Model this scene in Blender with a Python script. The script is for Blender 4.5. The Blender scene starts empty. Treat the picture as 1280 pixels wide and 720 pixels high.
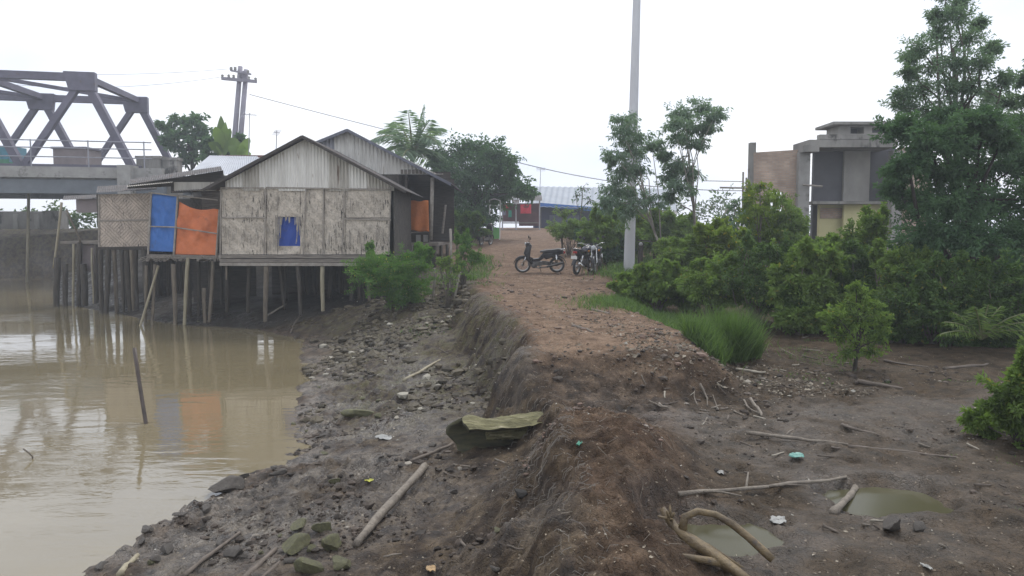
import bpy, math, random
import numpy as np
from mathutils import Vector, Matrix, noise as mnoise

R = math.radians
S = bpy.context.scene
COL = S.collection
HC = 3.0                      # height of the lens above the river
PITCH = math.atan(70/960)

# ---------------------------------------------------------------- camera, world, sun
cam = bpy.data.objects.new('camera', bpy.data.cameras.new('camera'))
COL.objects.link(cam)
cam.location = (0, 0, HC)
cam.rotation_euler = (math.pi/2 - PITCH, 0, 0)
cam.data.lens = 27.0
cam.data.sensor_width = 36.0
cam.data.clip_end = 2000
S.camera = cam

W = bpy.data.worlds.new('World'); S.world = W
W.use_nodes = True
wn, wl = W.node_tree.nodes, W.node_tree.links
wn.clear()
SUN_EL, SUN_ROT = R(58), R(25)
sky = wn.new('ShaderNodeTexSky'); sky.sky_type = 'NISHITA'; sky.sun_disc = False
sky.sun_elevation = SUN_EL; sky.sun_rotation = SUN_ROT; sky.air_density = 1.2; sky.dust_density = 3.0
tc = wn.new('ShaderNodeTexCoord')
mp = wn.new('ShaderNodeMapping'); mp.inputs['Scale'].default_value = (1, 1, 2.6)
nz = wn.new('ShaderNodeTexNoise'); nz.inputs['Scale'].default_value = 2.2; nz.inputs['Detail'].default_value = 5; nz.inputs['Roughness'].default_value = .5
cr = wn.new('ShaderNodeValToRGB')
cr.color_ramp.elements[0].position = .36; cr.color_ramp.elements[0].color = (5.3, 5.75, 6.8, 1)
cr.color_ramp.elements[1].position = .62; cr.color_ramp.elements[1].color = (7.3, 7.4, 7.6, 1)
mx = wn.new('ShaderNodeMix'); mx.data_type = 'RGBA'; mx.inputs['Factor'].default_value = .9
bg = wn.new('ShaderNodeBackground'); bg.inputs['Strength'].default_value = .1
wo = wn.new('ShaderNodeOutputWorld')
wl.new(tc.outputs['Generated'], mp.inputs['Vector']); wl.new(mp.outputs['Vector'], nz.inputs['Vector'])
wl.new(nz.outputs['Fac'], cr.inputs['Fac'])
wl.new(sky.outputs['Color'], mx.inputs[6]); wl.new(cr.outputs['Color'], mx.inputs[7])
wl.new(mx.outputs[2], bg.inputs['Color']); wl.new(bg.outputs['Background'], wo.inputs['Surface'])

sl = bpy.data.lights.new('sun', 'SUN'); sl.energy = 1.0; sl.angle = R(18); sl.color = (1, .97, .92)
so = bpy.data.objects.new('sun', sl); COL.objects.link(so)
# sky sun_rotation is measured clockwise from +Y
sd = Vector((math.sin(SUN_ROT)*math.cos(SUN_EL), math.cos(SUN_ROT)*math.cos(SUN_EL), math.sin(SUN_EL)))
so.rotation_euler = sd.to_track_quat('Z', 'Y').to_euler()
so.location = (0, 0, 30)

S.view_settings.view_transform = 'Standard'
S.view_settings.look = 'None'
S.view_settings.exposure = 0.88
S.view_settings.gamma = 1.0
S.view_settings.use_curve_mapping = False
S.cycles.max_bounces = 6
S.cycles.transparent_max_bounces = 8
S.cycles.volume_bounces = 1
S.cycles.filter_width = 1.5
S.cycles.use_denoising = True
S.cycles.volume_step_rate = 4

# ---------------------------------------------------------------- pixel helpers (reference pixels, 1280 x 720)
def pray(px, py):
    u, v = (px-640)/960, (360-py)/960
    c, s = math.cos(PITCH), math.sin(PITCH)
    return Vector((u, c+v*s, -s+v*c))
def P(px, py, Y):
    d = pray(px, py); t = Y/d.y
    return Vector((d.x*t, Y, HC+d.z*t))

# ---------------------------------------------------------------- noise
def _h(ix, iy, seed):
    n = (ix.astype(np.int64)*374761393 + iy.astype(np.int64)*668265263 + seed*1442695041) & 0xffffffff
    n = ((n ^ (n >> 13)) * 1274126177) & 0xffffffff
    n = (n ^ (n >> 16)) & 0xffffffff
    return n / 4294967295.0
def vn(x, y, seed=0):
    x = np.asarray(x, float); y = np.asarray(y, float)
    ix, iy = np.floor(x), np.floor(y)
    fx, fy = x-ix, y-iy
    fx = fx*fx*fx*(fx*(fx*6-15)+10); fy = fy*fy*fy*(fy*(fy*6-15)+10)
    a = _h(ix, iy, seed); b = _h(ix+1, iy, seed); c = _h(ix, iy+1, seed); d = _h(ix+1, iy+1, seed)
    return (a*(1-fx)+b*fx)*(1-fy) + (c*(1-fx)+d*fx)*fy
def fbm(x, y, seed=0, octv=4, gain=.5):
    r = 0; a = 1; t = 0
    for o in range(octv):
        ang = o*.7
        xx = (x*math.cos(ang)-y*math.sin(ang))*2**o; yy = (x*math.sin(ang)+y*math.cos(ang))*2**o
        r = r + a*(vn(xx+17.3*o, yy-9.1*o, seed+o)*2-1); t += a; a *= gain
    return r/t
def cells(x, y, seed=0):
    """distance to the nearest of scattered points, 0 to about 1"""
    ix, iy = np.floor(x), np.floor(y)
    best = np.full(np.shape(x), 9.0)
    for dx in (-1, 0, 1):
        for dy in (-1, 0, 1):
            cx = ix+dx+_h(ix+dx, iy+dy, seed); cy = iy+dy+_h(ix+dx, iy+dy, seed+5)
            best = np.minimum(best, (cx-x)**2+(cy-y)**2)
    return np.sqrt(best)
def sst(a, b, x):
    t = np.clip((x-a)/(b-a), 0, 1); return t*t*(3-2*t)

# ---------------------------------------------------------------- the lie of the land
SH_Y = [-12, 3, 5, 6.7, 7.2, 7.9, 8.7, 9.35, 9.93, 11.1, 13.7, 18, 21.3, 23.6, 24.6, 26, 29, 32, 36, 50, 53, 56]
SH_X = [-5, -3.7, -3.75, -3.8, -3.55, -3.5, -3.35, -3.1, -2.9, -3.15, -3.8, -4.9, -5.9, -8, -10.5, -12.4, -15.5, -19, -21.5, -30, -60, -220]
ED_Y = [-12, 3, 5, 6.5, 7.6, 8.4, 9.2, 10.3, 12, 13.7, 17.6, 20, 24, 27, 30, 36, 45, 60, 100, 220]
ED_X = [.5, .5, .5, .42, .5, .62, .40, .32, .32, .12, -.5, -.8, -1.15, -2.0, -3.2, -6, -12, -25, -60, -150]
TOP_Y = [-12, 3, 6, 7, 7.8, 8.7, 9.3, 9.9, 11, 20, 27, 30, 38, 50, 60, 75, 220]
TOP_Z = [1.14, 1.17, 1.24, 1.24, 1.10, 1.0, 1.1, 1.42, 1.47, 1.48, 1.5, 1.72, 2.35, 2.95, 3.3, 3.42, 3.6]
RT_Y = [-12, 3, 4, 5, 6, 7, 8.5, 9.8, 11, 14, 18, 25, 30, 40, 60, 220]
RT_X = [.5, .5, .55, .72, .95, 1.1, 1.3, 2.3, 2.5, 2.2, 2.0, 2.9, 4, 8, 20, 60]
FL_Y = [-12, 4, 14, 20, 30, 60, 220]
FL_Z = [.9, .86, .98, 1.2, 1.45, 2.1, 2.6]
PUD = [(3.05, 6.15, .43, .36, .80), (1.50, 5.30, .42, .34, .815)]      # x, y, rx, ry, water level

def terrain(x, y, detail=True):
    x = np.asarray(x, float); y = np.asarray(y, float)
    near = sst(40, 14, y)
    wob = fbm(y*.9, x*.15+3, 11, 4)
    s = x - np.interp(y, SH_Y, SH_X) + .16*fbm(y*1.7, x*1.7, 3, 4, .6)*near
    zm = np.where(s > 0, (.10+.05*sst(13, 9, y))*s, .35*s)
    zm = np.maximum(zm, -1.2)
    zm = zm + np.clip(y-13, 0, 10)*.06*sst(0, 3.4, s) * sst(60, 24, y) * (1-.75*sst(-3.2, -5.0, x)*sst(22.5, 24.5, y)*sst(33, 31, y))
    zm = zm + sst(30, 44, y)*sst(0, 6, s)*1.8
    zm = np.minimum(zm, 3.2)
    ex = np.interp(y, ED_Y, ED_X)
    ew = np.interp(y, [0, 5, 7.3, 8.6, 9.6, 14, 24, 36, 60], [1.15, 1.05, .95, .9, .70, .8, .9, 2.5, 6])*(1+.55*fbm(y*.8, y*0+4, 23, 3))
    exn = ex + (.30*wob + .12*fbm(y*3.1, x*2.0, 21, 4, .6) + .03*fbm(y*12, x*8, 31, 2))*sst(50, 20, y)
    t = sst(0, 1, (x-(exn-ew))/ew)
    t = (.55*t + .45*sst(0, 1, (x-(exn-.28))/.28)*sst(11, 8.5, y) + .45*t*sst(8.5, 11, y))
    t = t**.8
    zt = np.interp(y, TOP_Y, TOP_Z)
    # hollow where the ridge has been washed through
    bre = np.exp(-((y-8.5-.25*(x-.8))/.75)**2)*sst(.2, 1.6, x)
    zt = zt - .10*bre
    z = zm + (zt-zm)*t
    rx = np.interp(y, RT_Y, RT_X) + .25*fbm(y*1.1, x*.4, 41, 3)
    rw = np.interp(y, [0, 5, 7, 9, 14, 30], [.7, .75, .9, .9, .9, 2.5])
    fl = np.interp(y, FL_Y, FL_Z)
    t2 = sst(0, 1, (x-rx)/rw)
    z = z + (fl-z)*t2
    # mound crest of the foreground ridge
    z = z + .10*np.exp(-((x-.72)/.42)**2-((y-6.6)/.8)**2) - .10*np.exp(-((x-1.35)/.35)**2-((y-7.6)/.6)**2)
    if detail:
        land = sst(-.35, .15, s)
        slope = 4*t*(1-t)
        flat = (1-t)*(1-t2)
        z = z + near*(.055*fbm(x*1.1, y*1.1, 51, 3) + .030*fbm(x*3.4, y*3.4, 61, 3))*(.5+.5*land)
        cl = cells(x*5.5+.5*fbm(x*3, y*3, 5, 2), y*5.5, 71)
        cl2 = cells(x*11, y*11, 75)
        rough = near*land*(.40+.6*sst(-.2, .35, fbm(x*.8, y*.8, 81, 3)))
        cl3 = cells(x*2.3+.4*fbm(x*2, y*2, 6, 2), y*2.3, 77)
        z = z + rough*flat*(.085*(.55-cl) + .045*(.5-cl2) + .05*fbm(x*11, y*11, 91, 4, .7) + .07*sst(.45, .2, cl3)*sst(-.1, .2, fbm(x*.6, y*.6, 83, 2)))
        top = t*(1-t2)
        fg = sst(10.2, 9.2, y)
        z = z + near*top*(.020+.045*fg)*fbm(x*8, y*8, 101, 5, .65)
        z = z + near*fg*top*(.05*(.5-cells(x*6+2, y*6, 105)) + .06*fbm(x*2.6, y*2.6, 109, 3) - .035*sst(.10, .02, np.abs(fbm(x*3.3, y*3.3, 111, 3))))
        z = z + near*slope*(.07*fbm(x*5, y*7, 121, 5, .65) + .05*(.5-cells(x*5, y*6, 125)) + .03*fbm(x*20, y*20, 131, 2))
        z = z + near*t2*(.026*fbm(x*6, y*6, 141, 5, .65) + .032*fbm(x*1.6, y*2.2, 145, 3) + .022*(.5-cells(x*7, y*7, 147))*sst(-.1, .3, fbm(x*.7, y*.7, 149, 2)))
        ft = cells(x*3.1+5, y*2.6+2, 151)
        z = z - near*t2*.035*sst(.30, .12, ft)
    for (cx, cy, a, b, lv) in PUD:
        r = np.sqrt(((x-cx)/a)**2+((y-cy)/b)**2) + .42*fbm(x*2.6, y*2.6, 161, 4, .6)
        bowl = lv-.10+.10*r*r
        k = sst(1.75, 1.0, r)
        z = z*(1-k)+np.minimum(z, bowl)*k
        rim = sst(1.0, 1.25, r)*sst(2.2, 1.25, r)
        z = np.where((r > 1.05) & (r < 1.9), np.maximum(z, lv-.012+.035*np.minimum(r-1, .6)+.03*fbm(x*9, y*9, 163, 3)+.006*rim), z)
    return z
def gz(x, y):
    return float(terrain(np.array([x]), np.array([y]))[0])
def gzs(x, y):
    return float(terrain(np.array([x]), np.array([y]), False)[0])
def G(px, py, water=False, far=130):
    """the point of the ground seen at a reference pixel"""
    d = pray(px, py)
    ts = np.concatenate([np.arange(2.5, 16, .02), np.arange(16, far, .1)])
    X, Y, Z = d.x*ts, d.y*ts, HC+d.z*ts
    g = terrain(X, Y)
    if water: g = np.maximum(g, 0)
    i = np.argmax(Z <= g)
    if Z[i] > g[i]: i = len(ts)-1
    return Vector((X[i], Y[i], g[i]))

# ---------------------------------------------------------------- materials
MATS = {}
def nodes_of(name):
    m = bpy.data.materials.new(name); m.use_nodes = True
    nt = m.node_tree; nt.nodes.clear()
    o = nt.nodes.new('ShaderNodeOutputMaterial'); b = nt.nodes.new('ShaderNodeBsdfPrincipled')
    nt.links.new(b.outputs[0], o.inputs[0])
    return m, nt, b, o
def N(nt, t, **kw):
    n = nt.nodes.new(t)
    for k, v in kw.items():
        if k in n.inputs: n.inputs[k].default_value = v
        else: setattr(n, k, v)
    return n
def ramp(nt, fac, stops):
    r = nt.nodes.new('ShaderNodeValToRGB'); e = r.color_ramp.elements
    while len(e) < len(stops): e.new(.5)
    for i, (p, c) in enumerate(stops):
        e[i].position = p; e[i].color = (*c, 1) if len(c) == 3 else c
    nt.links.new(fac, r.inputs['Fac']); return r.outputs['Color']
def mixc(nt, f, a, b, mode='MIX'):
    m = nt.nodes.new('ShaderNodeMix'); m.data_type = 'RGBA'; m.blend_type = mode
    for sock, v in ((m.inputs['Factor'], f), (m.inputs[6], a), (m.inputs[7], b)):
        if isinstance(v, bpy.types.NodeSocket): nt.links.new(v, sock)
        elif isinstance(v, (int, float)): sock.default_value = v
        else: sock.default_value = (*v, 1) if len(v) == 3 else v
    return m.outputs[2]
def mth(nt, op, a, b=0.0, c=0.0):
    m = nt.nodes.new('ShaderNodeMath'); m.operation = op
    for i, v in enumerate((a, b, c)):
        if isinstance(v, bpy.types.NodeSocket): nt.links.new(v, m.inputs[i])
        else: m.inputs[i].default_value = v
    return m.outputs[0]
def mat(name, c1, c2=None, scale=4, rough=.8, bump=.3, stretch=(1, 1, 1), metal=0, dist=.01, detail=6, spots=None, spec=.4):
    """mottled surface: colour runs from c1 to c2 with noise; spots = (colour, scale, threshold)"""
    if name in MATS: return MATS[name]
    m, nt, b, o = nodes_of(name)
    t = N(nt, 'ShaderNodeTexCoord'); mp = N(nt, 'ShaderNodeMapping'); mp.inputs['Scale'].default_value = stretch
    nt.links.new(t.outputs['Object'], mp.inputs['Vector'])
    n = N(nt, 'ShaderNodeTexNoise', Scale=scale, Detail=detail, Roughness=.62); nt.links.new(mp.outputs[0], n.inputs['Vector'])
    c2 = c2 or tuple(.6*v for v in c1)
    col = ramp(nt, n.outputs['Fac'], [(.32, c2), (.68, c1)])
    if spots:
        n2 = N(nt, 'ShaderNodeTexNoise', Scale=spots[1], Detail=5, Roughness=.65); nt.links.new(mp.outputs[0], n2.inputs['Vector'])
        f = ramp(nt, n2.outputs['Fac'], [(spots[2], (0, 0, 0)), (spots[2]+.09, (1, 1, 1))])
        col = mixc(nt, f, col, spots[0])
    nt.links.new(col, b.inputs['Base Color'])
    b.inputs['Roughness'].default_value = rough; b.inputs['Metallic'].default_value = metal
    b.inputs['Specular IOR Level'].default_value = spec
    if bump:
        n3 = N(nt, 'ShaderNodeTexNoise', Scale=scale*5, Detail=5, Roughness=.6); nt.links.new(mp.outputs[0], n3.inputs['Vector'])
        bp = N(nt, 'ShaderNodeBump', Strength=bump, Distance=dist); nt.links.new(n3.outputs['Fac'], bp.inputs['Height'])
        nt.links.new(bp.outputs[0], b.inputs['Normal'])
    MATS[name] = m; return m
def leafmat(name, c1, c2, trans=.35, dead=None):
    """leaf surface: each leaf takes its own colour between c1 and c2 from its 'tint' value"""
    if name in MATS: return MATS[name]
    m, nt, b, o = nodes_of(name)
    a = N(nt, 'ShaderNodeAttribute', attribute_name='tint')
    stops = [(0, c1), (.8, c2)]
    if dead: stops += [(.955, c2), (.965, dead)]
    col = ramp(nt, a.outputs['Fac'], stops)
    nt.links.new(col, b.inputs['Base Color']); b.inputs['Roughness'].default_value = .62
    b.inputs['Specular IOR Level'].default_value = .22
    tr = N(nt, 'ShaderNodeBsdfTranslucent'); nt.links.new(mixc(nt, 1, col, (1.3, 1.5, .7), 'MULTIPLY'), tr.inputs['Color'])
    ms = N(nt, 'ShaderNodeMixShader'); ms.inputs[0].default_value = trans
    nt.links.new(b.outputs[0], ms.inputs[1]); nt.links.new(tr.outputs[0], ms.inputs[2]); nt.links.new(ms.outputs[0], o.inputs[0])
    MATS[name] = m; return m

def soil_mat():
    m, nt, b, o = nodes_of('soil')
    geo = N(nt, 'ShaderNodeNewGeometry'); pos = geo.outputs['Position']
    def nzz(scale, det=6, r=.6, src=None):
        n = N(nt, 'ShaderNodeTexNoise', Scale=scale, Detail=det, Roughness=r); nt.links.new(src or pos, n.inputs['Vector']); return n.outputs['Fac']
    def attr(k): return N(nt, 'ShaderNodeAttribute', attribute_name=k).outputs['Fac']
    big, mid, fine, grit = nzz(.9), nzz(4.5), nzz(22, 5, .7), nzz(85, 3, .7)
    mud = ramp(nt, mid, [(.32, (.016, .012, .009)), (.48, (.050, .038, .028)), (.68, (.125, .098, .074))])
    path = ramp(nt, mid, [(.28, (.090, .064, .046)), (.5, (.175, .130, .097)), (.75, (.275, .215, .165))])
    rust = ramp(nt, fine, [(.3, (.060, .034, .022)), (.7, (.14, .088, .06))])
    silt_sheen = ramp(nt, mid, [(.35, (.035, .032, .028)), (.6, (.17, .16, .145))])  # grey shore mud whose pale patches also paint a wet sheen
    alg = ramp(nt, fine, [(.3, (.034, .036, .016)), (.7, (.10, .098, .045))])
    flat = ramp(nt, mid, [(.3, (.026, .021, .014)), (.7, (.088, .069, .048))])
    col = mixc(nt, attr('path'), mud, path)
    col = mixc(nt, attr('flat'), col, flat)
    col = mixc(nt, mth(nt, 'MULTIPLY', attr('rust'), ramp(nt, big, [(.38, (0, 0, 0)), (.6, (1, 1, 1))])), col, rust)
    col = mixc(nt, mth(nt, 'MULTIPLY', attr('silt_sheen'), ramp(nt, big, [(.42, (0, 0, 0)), (.58, (1, 1, 1))])), col, silt_sheen)
    col = mixc(nt, mth(nt, 'MULTIPLY', attr('algae'), ramp(nt, mid, [(.44, (0, 0, 0)), (.6, (1, 1, 1))])), col, alg)
    col = mixc(nt, attr('house_shade'), col, (.018, .016, .014))  # near-black tint paints the shade under the stilt houses
    # grain and pale bits of broken shell, grit and chaff
    g = ramp(nt, grit, [(.25, (.55, .55, .55)), (.5, (1, 1, 1)), (.75, (1.5, 1.5, 1.5))])
    col = mixc(nt, .8, col, g, 'MULTIPLY')
    f2 = ramp(nt, fine, [(.3, (.72, .72, .72)), (.7, (1.25, 1.25, 1.25))])
    col = mixc(nt, .8, col, f2, 'MULTIPLY')
    vo = N(nt, 'ShaderNodeTexVoronoi', Scale=16.0); nt.links.new(pos, vo.inputs['Vector'])
    sel = mth(nt, 'MULTIPLY', mth(nt, 'LESS_THAN', vo.outputs['Distance'], .16), mth(nt, 'GREATER_THAN', nzz(30, 1), .56))
    col = mixc(nt, mth(nt, 'MULTIPLY', sel, .55), col, (.34, .31, .26))
    col = mixc(nt, 1, col, (1.12, 1.0, .88), 'MULTIPLY')
    nt.links.new(col, b.inputs['Base Color'])
    wet = attr('wet')
    wn_ = ramp(nt, big, [(.40, (0, 0, 0)), (.60, (1, 1, 1))])
    w = mth(nt, 'MULTIPLY', wet, mth(nt, 'ADD', mth(nt, 'MULTIPLY', wn_, .7), .3))
    rg = mth(nt, 'SUBTRACT', .88, mth(nt, 'MULTIPLY', w, .72))
    nt.links.new(rg, b.inputs['Roughness'])
    nt.links.new(mth(nt, 'ADD', .18, mth(nt, 'MULTIPLY', w, .55)), b.inputs['Specular IOR Level'])
    h = mth(nt, 'ADD', mth(nt, 'MULTIPLY', fine, .7), mth(nt, 'MULTIPLY', grit, .3))
    bp = N(nt, 'ShaderNodeBump', Strength=1.0, Distance=.04); nt.links.new(h, bp.inputs['Height'])
    vo2 = N(nt, 'ShaderNodeTexVoronoi', Scale=7.0, feature='DISTANCE_TO_EDGE'); 
    jit = N(nt, 'ShaderNodeVectorMath', operation='ADD'); nn = N(nt, 'ShaderNodeTexNoise', Scale=5.0); nt.links.new(pos, nn.inputs['Vector'])
    nt.links.new(pos, jit.inputs[0]); nt.links.new(nn.outputs['Color'], jit.inputs[1]); nt.links.new(jit.outputs[0], vo2.inputs['Vector'])
    crk = ramp(nt, vo2.outputs['Distance'], [(0, (0, 0, 0)), (.07, (1, 1, 1))])
    bp2 = N(nt, 'ShaderNodeBump', Strength=.6, Distance=.025); nt.links.new(crk, bp2.inputs['Height']); nt.links.new(bp.outputs[0], bp2.inputs['Normal'])
    nt.links.new(bp2.outputs[0], b.inputs['Normal'])
    return m

def water_mat(name, c, ripple=1.0, rough=.04, spec=.85):
    m, nt, b, o = nodes_of(name)
    geo = N(nt, 'ShaderNodeNewGeometry'); pos = geo.outputs['Position']
    mp = N(nt, 'ShaderNodeMapping'); mp.inputs['Scale'].default_value = (.8, 2.2, 1); mp.inputs['Rotation'].default_value = (0, 0, R(-12)); nt.links.new(pos, mp.inputs['Vector'])
    n1 = N(nt, 'ShaderNodeTexNoise', Scale=1.5, Detail=4, Roughness=.55, Distortion=.5); nt.links.new(mp.outputs[0], n1.inputs['Vector'])
    n2 = N(nt, 'ShaderNodeTexNoise', Scale=.35, Detail=2); nt.links.new(pos, n2.inputs['Vector'])
    n3 = N(nt, 'ShaderNodeTexNoise', Scale=.5, Detail=4); nt.links.new(pos, n3.inputs['Vector'])
    nt.links.new(ramp(nt, n3.outputs['Fac'], [(.3, tuple(.88*v for v in c)), (.7, c)]), b.inputs['Base Color'])
    h = mth(nt, 'MULTIPLY', n1.outputs['Fac'], ramp(nt, n2.outputs['Fac'], [(.40, (.15, .15, .15)), (.60, (1, 1, 1))]))
    bp = N(nt, 'ShaderNodeBump', Strength=1.0, Distance=.018*ripple); nt.links.new(h, bp.inputs['Height']); nt.links.new(bp.outputs[0], b.inputs['Normal'])
    b.inputs['Roughness'].default_value = rough; b.inputs['IOR'].default_value = 1.48
    b.inputs['Specular IOR Level'].default_value = spec
    return m

# ---------------------------------------------------------------- mesh helpers
class MB:
    """collects pieces of one part; everything in world coordinates (or in a thing's own)"""
    def __init__(s): s.v = []; s.f = []
    def add(s, vs, fs):
        k = len(s.v); s.v += [tuple(v) for v in vs]; s.f += [tuple(i+k for i in f) for f in fs]; return s
    def box(s, c, size, rot=None, jit=0):
        c = Vector(c); hx, hy, hz = size[0]/2, size[1]/2, size[2]/2
        m = rot or Matrix.Identity(3)
        vs = [c + m @ Vector((x*hx*(1+random.uniform(-jit, jit)), y*hy*(1+random.uniform(-jit, jit)), z*hz)) for x in (-1, 1) for y in (-1, 1) for z in (-1, 1)]
        return s.add(vs, [(0, 1, 3, 2), (4, 6, 7, 5), (0, 4, 5, 1), (2, 3, 7, 6), (0, 2, 6, 4), (1, 5, 7, 3)])
    def bar(s, a, b, w, h=None, up=(0, 0, 1)):
        a, b = Vector(a), Vector(b); h = h or w; z = (b-a).normalized(); u = Vector(up)
        if abs(z.dot(u)) > .95: u = Vector((0, 1, 0))
        x = z.cross(u).normalized(); y = x.cross(z).normalized()
        vs = [p + x*(i*w/2) + y*(j*h/2) for p in (a, b) for (i, j) in ((-1, -1), (1, -1), (1, 1), (-1, 1))]
        return s.add(vs, [(0, 3, 2, 1), (4, 5, 6, 7), (0, 1, 5, 4), (1, 2, 6, 5), (2, 3, 7, 6), (3, 0, 4, 7)])
    def tube(s, pts, rad, n=7, cap=True, wob=0, flat=1.0):
        pts = [Vector(p) for p in pts]; m = len(pts)
        if isinstance(rad, (int, float)): rad = [rad]*m
        elif len(rad) == 2 and m > 2: rad = [rad[0]+(rad[1]-rad[0])*i/(m-1) for i in range(m)]
        vs = []; prev = None
        for i, p in enumerate(pts):
            t = (pts[min(i+1, m-1)]-pts[max(i-1, 0)]).normalized()
            if prev is None:
                u = Vector((0, 0, 1)) if abs(t.z) < .9 else Vector((1, 0, 0)); x = t.cross(u).normalized()
            else: x = (prev-t*prev.dot(t)).normalized()
            prev = x; y = t.cross(x)
            for k in range(n):
                a = 2*math.pi*k/n; r = rad[i]*(1+(random.uniform(-wob, wob) if wob else 0))
                vs.append(p+x*(math.cos(a)*r)+y*(math.sin(a)*r*flat))
        fs = [(i*n+k, i*n+(k+1) % n, (i+1)*n+(k+1) % n, (i+1)*n+k) for i in range(m-1) for k in range(n)]
        if cap: fs += [tuple(range(n-1, -1, -1)), tuple((m-1)*n+k for k in range(n))]
        return s.add(vs, fs)
    def lathe(s, c, prof, axis='Z', n=20, cap=True):
        """prof = [(radius, along)]"""
        c = Vector(c); vs = []
        for (r, h) in prof:
            for k in range(n):
                a = 2*math.pi*k/n; q = (r*math.cos(a), r*math.sin(a), h)
                if axis == 'Y': q = (q[0], q[2], q[1])
                if axis == 'X': q = (q[2], q[0], q[1])
                vs.append(c+Vector(q))
        m = len(prof)
        fs = [(i*n+k, i*n+(k+1) % n, (i+1)*n+(k+1) % n, (i+1)*n+k) for i in range(m-1) for k in range(n)]
        if cap: fs += [tuple(range(n-1, -1, -1)), tuple((m-1)*n+k for k in range(n))]
        return s.add(vs, fs)
    def poly(s, pts, thick, axis=(0, 1, 0)):
        """flat outline given depth"""
        n = len(pts); a = Vector(axis)*thick/2
        vs = [Vector(p)-a for p in pts]+[Vector(p)+a for p in pts]
        return s.add(vs, [tuple(range(n)), tuple(range(2*n-1, n-1, -1))]+[(i, i+n, (i+1) % n+n, (i+1) % n) for i in range(n)])
    def grid(s, fn, nu, nv, thick=0, nrm=(0, 1, 0)):
        """sheet fn(u,v)->point, with a back face when thick"""
        a = Vector(nrm)*thick; w = nv+1
        vs = [Vector(fn(i/nu, j/nv)) for i in range(nu+1) for j in range(nv+1)]
        fs = [(i*w+j, (i+1)*w+j, (i+1)*w+j+1, i*w+j+1) for i in range(nu) for j in range(nv)]
        if thick:
            k = len(vs); vs += [v+a for v in vs]; fs += [tuple(q+k for q in reversed(f)) for f in fs]
            e = [(i*w, (i+1)*w) for i in range(nu)]+[((i+1)*w+nv, i*w+nv) for i in range(nu)]+[(j+1, j) for j in range(nv)]+[(nu*w+j, nu*w+j+1) for j in range(nv)]
            fs += [(p, p+k, q+k, q) for p, q in e]
        return s.add(vs, fs)
    def mesh(s, name, off=Vector((0, 0, 0)), smooth=False):
        me = bpy.data.meshes.new(name)
        me.from_pydata([tuple(Vector(v)-off) for v in s.v], [], s.f)
        me.validate(); me.update()
        if smooth: me.polygons.foreach_set('use_smooth', [True]*len(me.polygons))
        return me

def tag(o, label=None, cat=None, group=None, kind=None):
    if label: o['label'] = label
    if cat: o['category'] = cat
    if group: o['group'] = group
    if kind: o['kind'] = kind
    return o
def thing(name, loc, label, cat, group=None, rz=0):
    o = bpy.data.objects.new(name, None); COL.objects.link(o)
    o.empty_display_size = .2; o.location = loc; o.rotation_euler = (0, 0, rz)
    return tag(o, label, cat, group)
def wloc(o):
    v = Vector((0, 0, 0))
    while o is not None: v = v+Vector(o.location); o = o.parent
    return v
def part(name, mb, m, parent, smooth=False, local=False, label=None, angle=None):
    """one mesh part; mb in world coordinates unless local"""
    off = Vector((0, 0, 0)) if local else wloc(parent)
    o = bpy.data.objects.new(name, mb.mesh(name, off, smooth or angle is not None)); COL.objects.link(o); o.parent = parent
    o.data.materials.append(m)
    if angle is not None:
        o.data.set_sharp_from_angle(angle=R(angle))
    if label: o['label'] = label
    return o
def solo(name, mb, m, label, cat, group=None, smooth=False, base=None, kind=None, angle=None):
    """a thing that is one mesh, its origin at its base"""
    vs = mb.v
    if base is None:
        base = Vector((sum(v[0] for v in vs)/len(vs), sum(v[1] for v in vs)/len(vs), min(v[2] for v in vs)))
    o = bpy.data.objects.new(name, mb.mesh(name, base, smooth or angle is not None)); COL.objects.link(o); o.location = base
    o.data.materials.append(m)
    if angle is not None: o.data.set_sharp_from_angle(angle=R(angle))
    return tag(o, label, cat, group, kind)
def copy_tree(o, parent=None):
    c = o.copy(); COL.objects.link(c); c.parent = parent
    for ch in o.children: copy_tree(ch, c)
    return c
def arr_mesh(name, v, f, tint=None, smooth=False):
    """fast mesh from arrays: v (n,3), f (m,k) quads; tint per vertex"""
    me = bpy.data.meshes.new(name); n, k = f.shape
    me.vertices.add(len(v)); me.vertices.foreach_set('co', np.ascontiguousarray(v, dtype=np.float32).ravel())
    me.loops.add(n*k); me.loops.foreach_set('vertex_index', np.ascontiguousarray(f, dtype=np.int32).ravel())
    me.polygons.add(n); me.polygons.foreach_set('loop_start', np.arange(0, n*k, k, dtype=np.int32))
    me.update(calc_edges=True)
    me.polygons.foreach_set('use_smooth', np.full(n, smooth))
    if tint is not None:
        a = me.attributes.new('tint', 'FLOAT', 'POINT'); a.data.foreach_set('value', np.ascontiguousarray(tint, dtype=np.float32))
    me.validate(); return me

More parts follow.
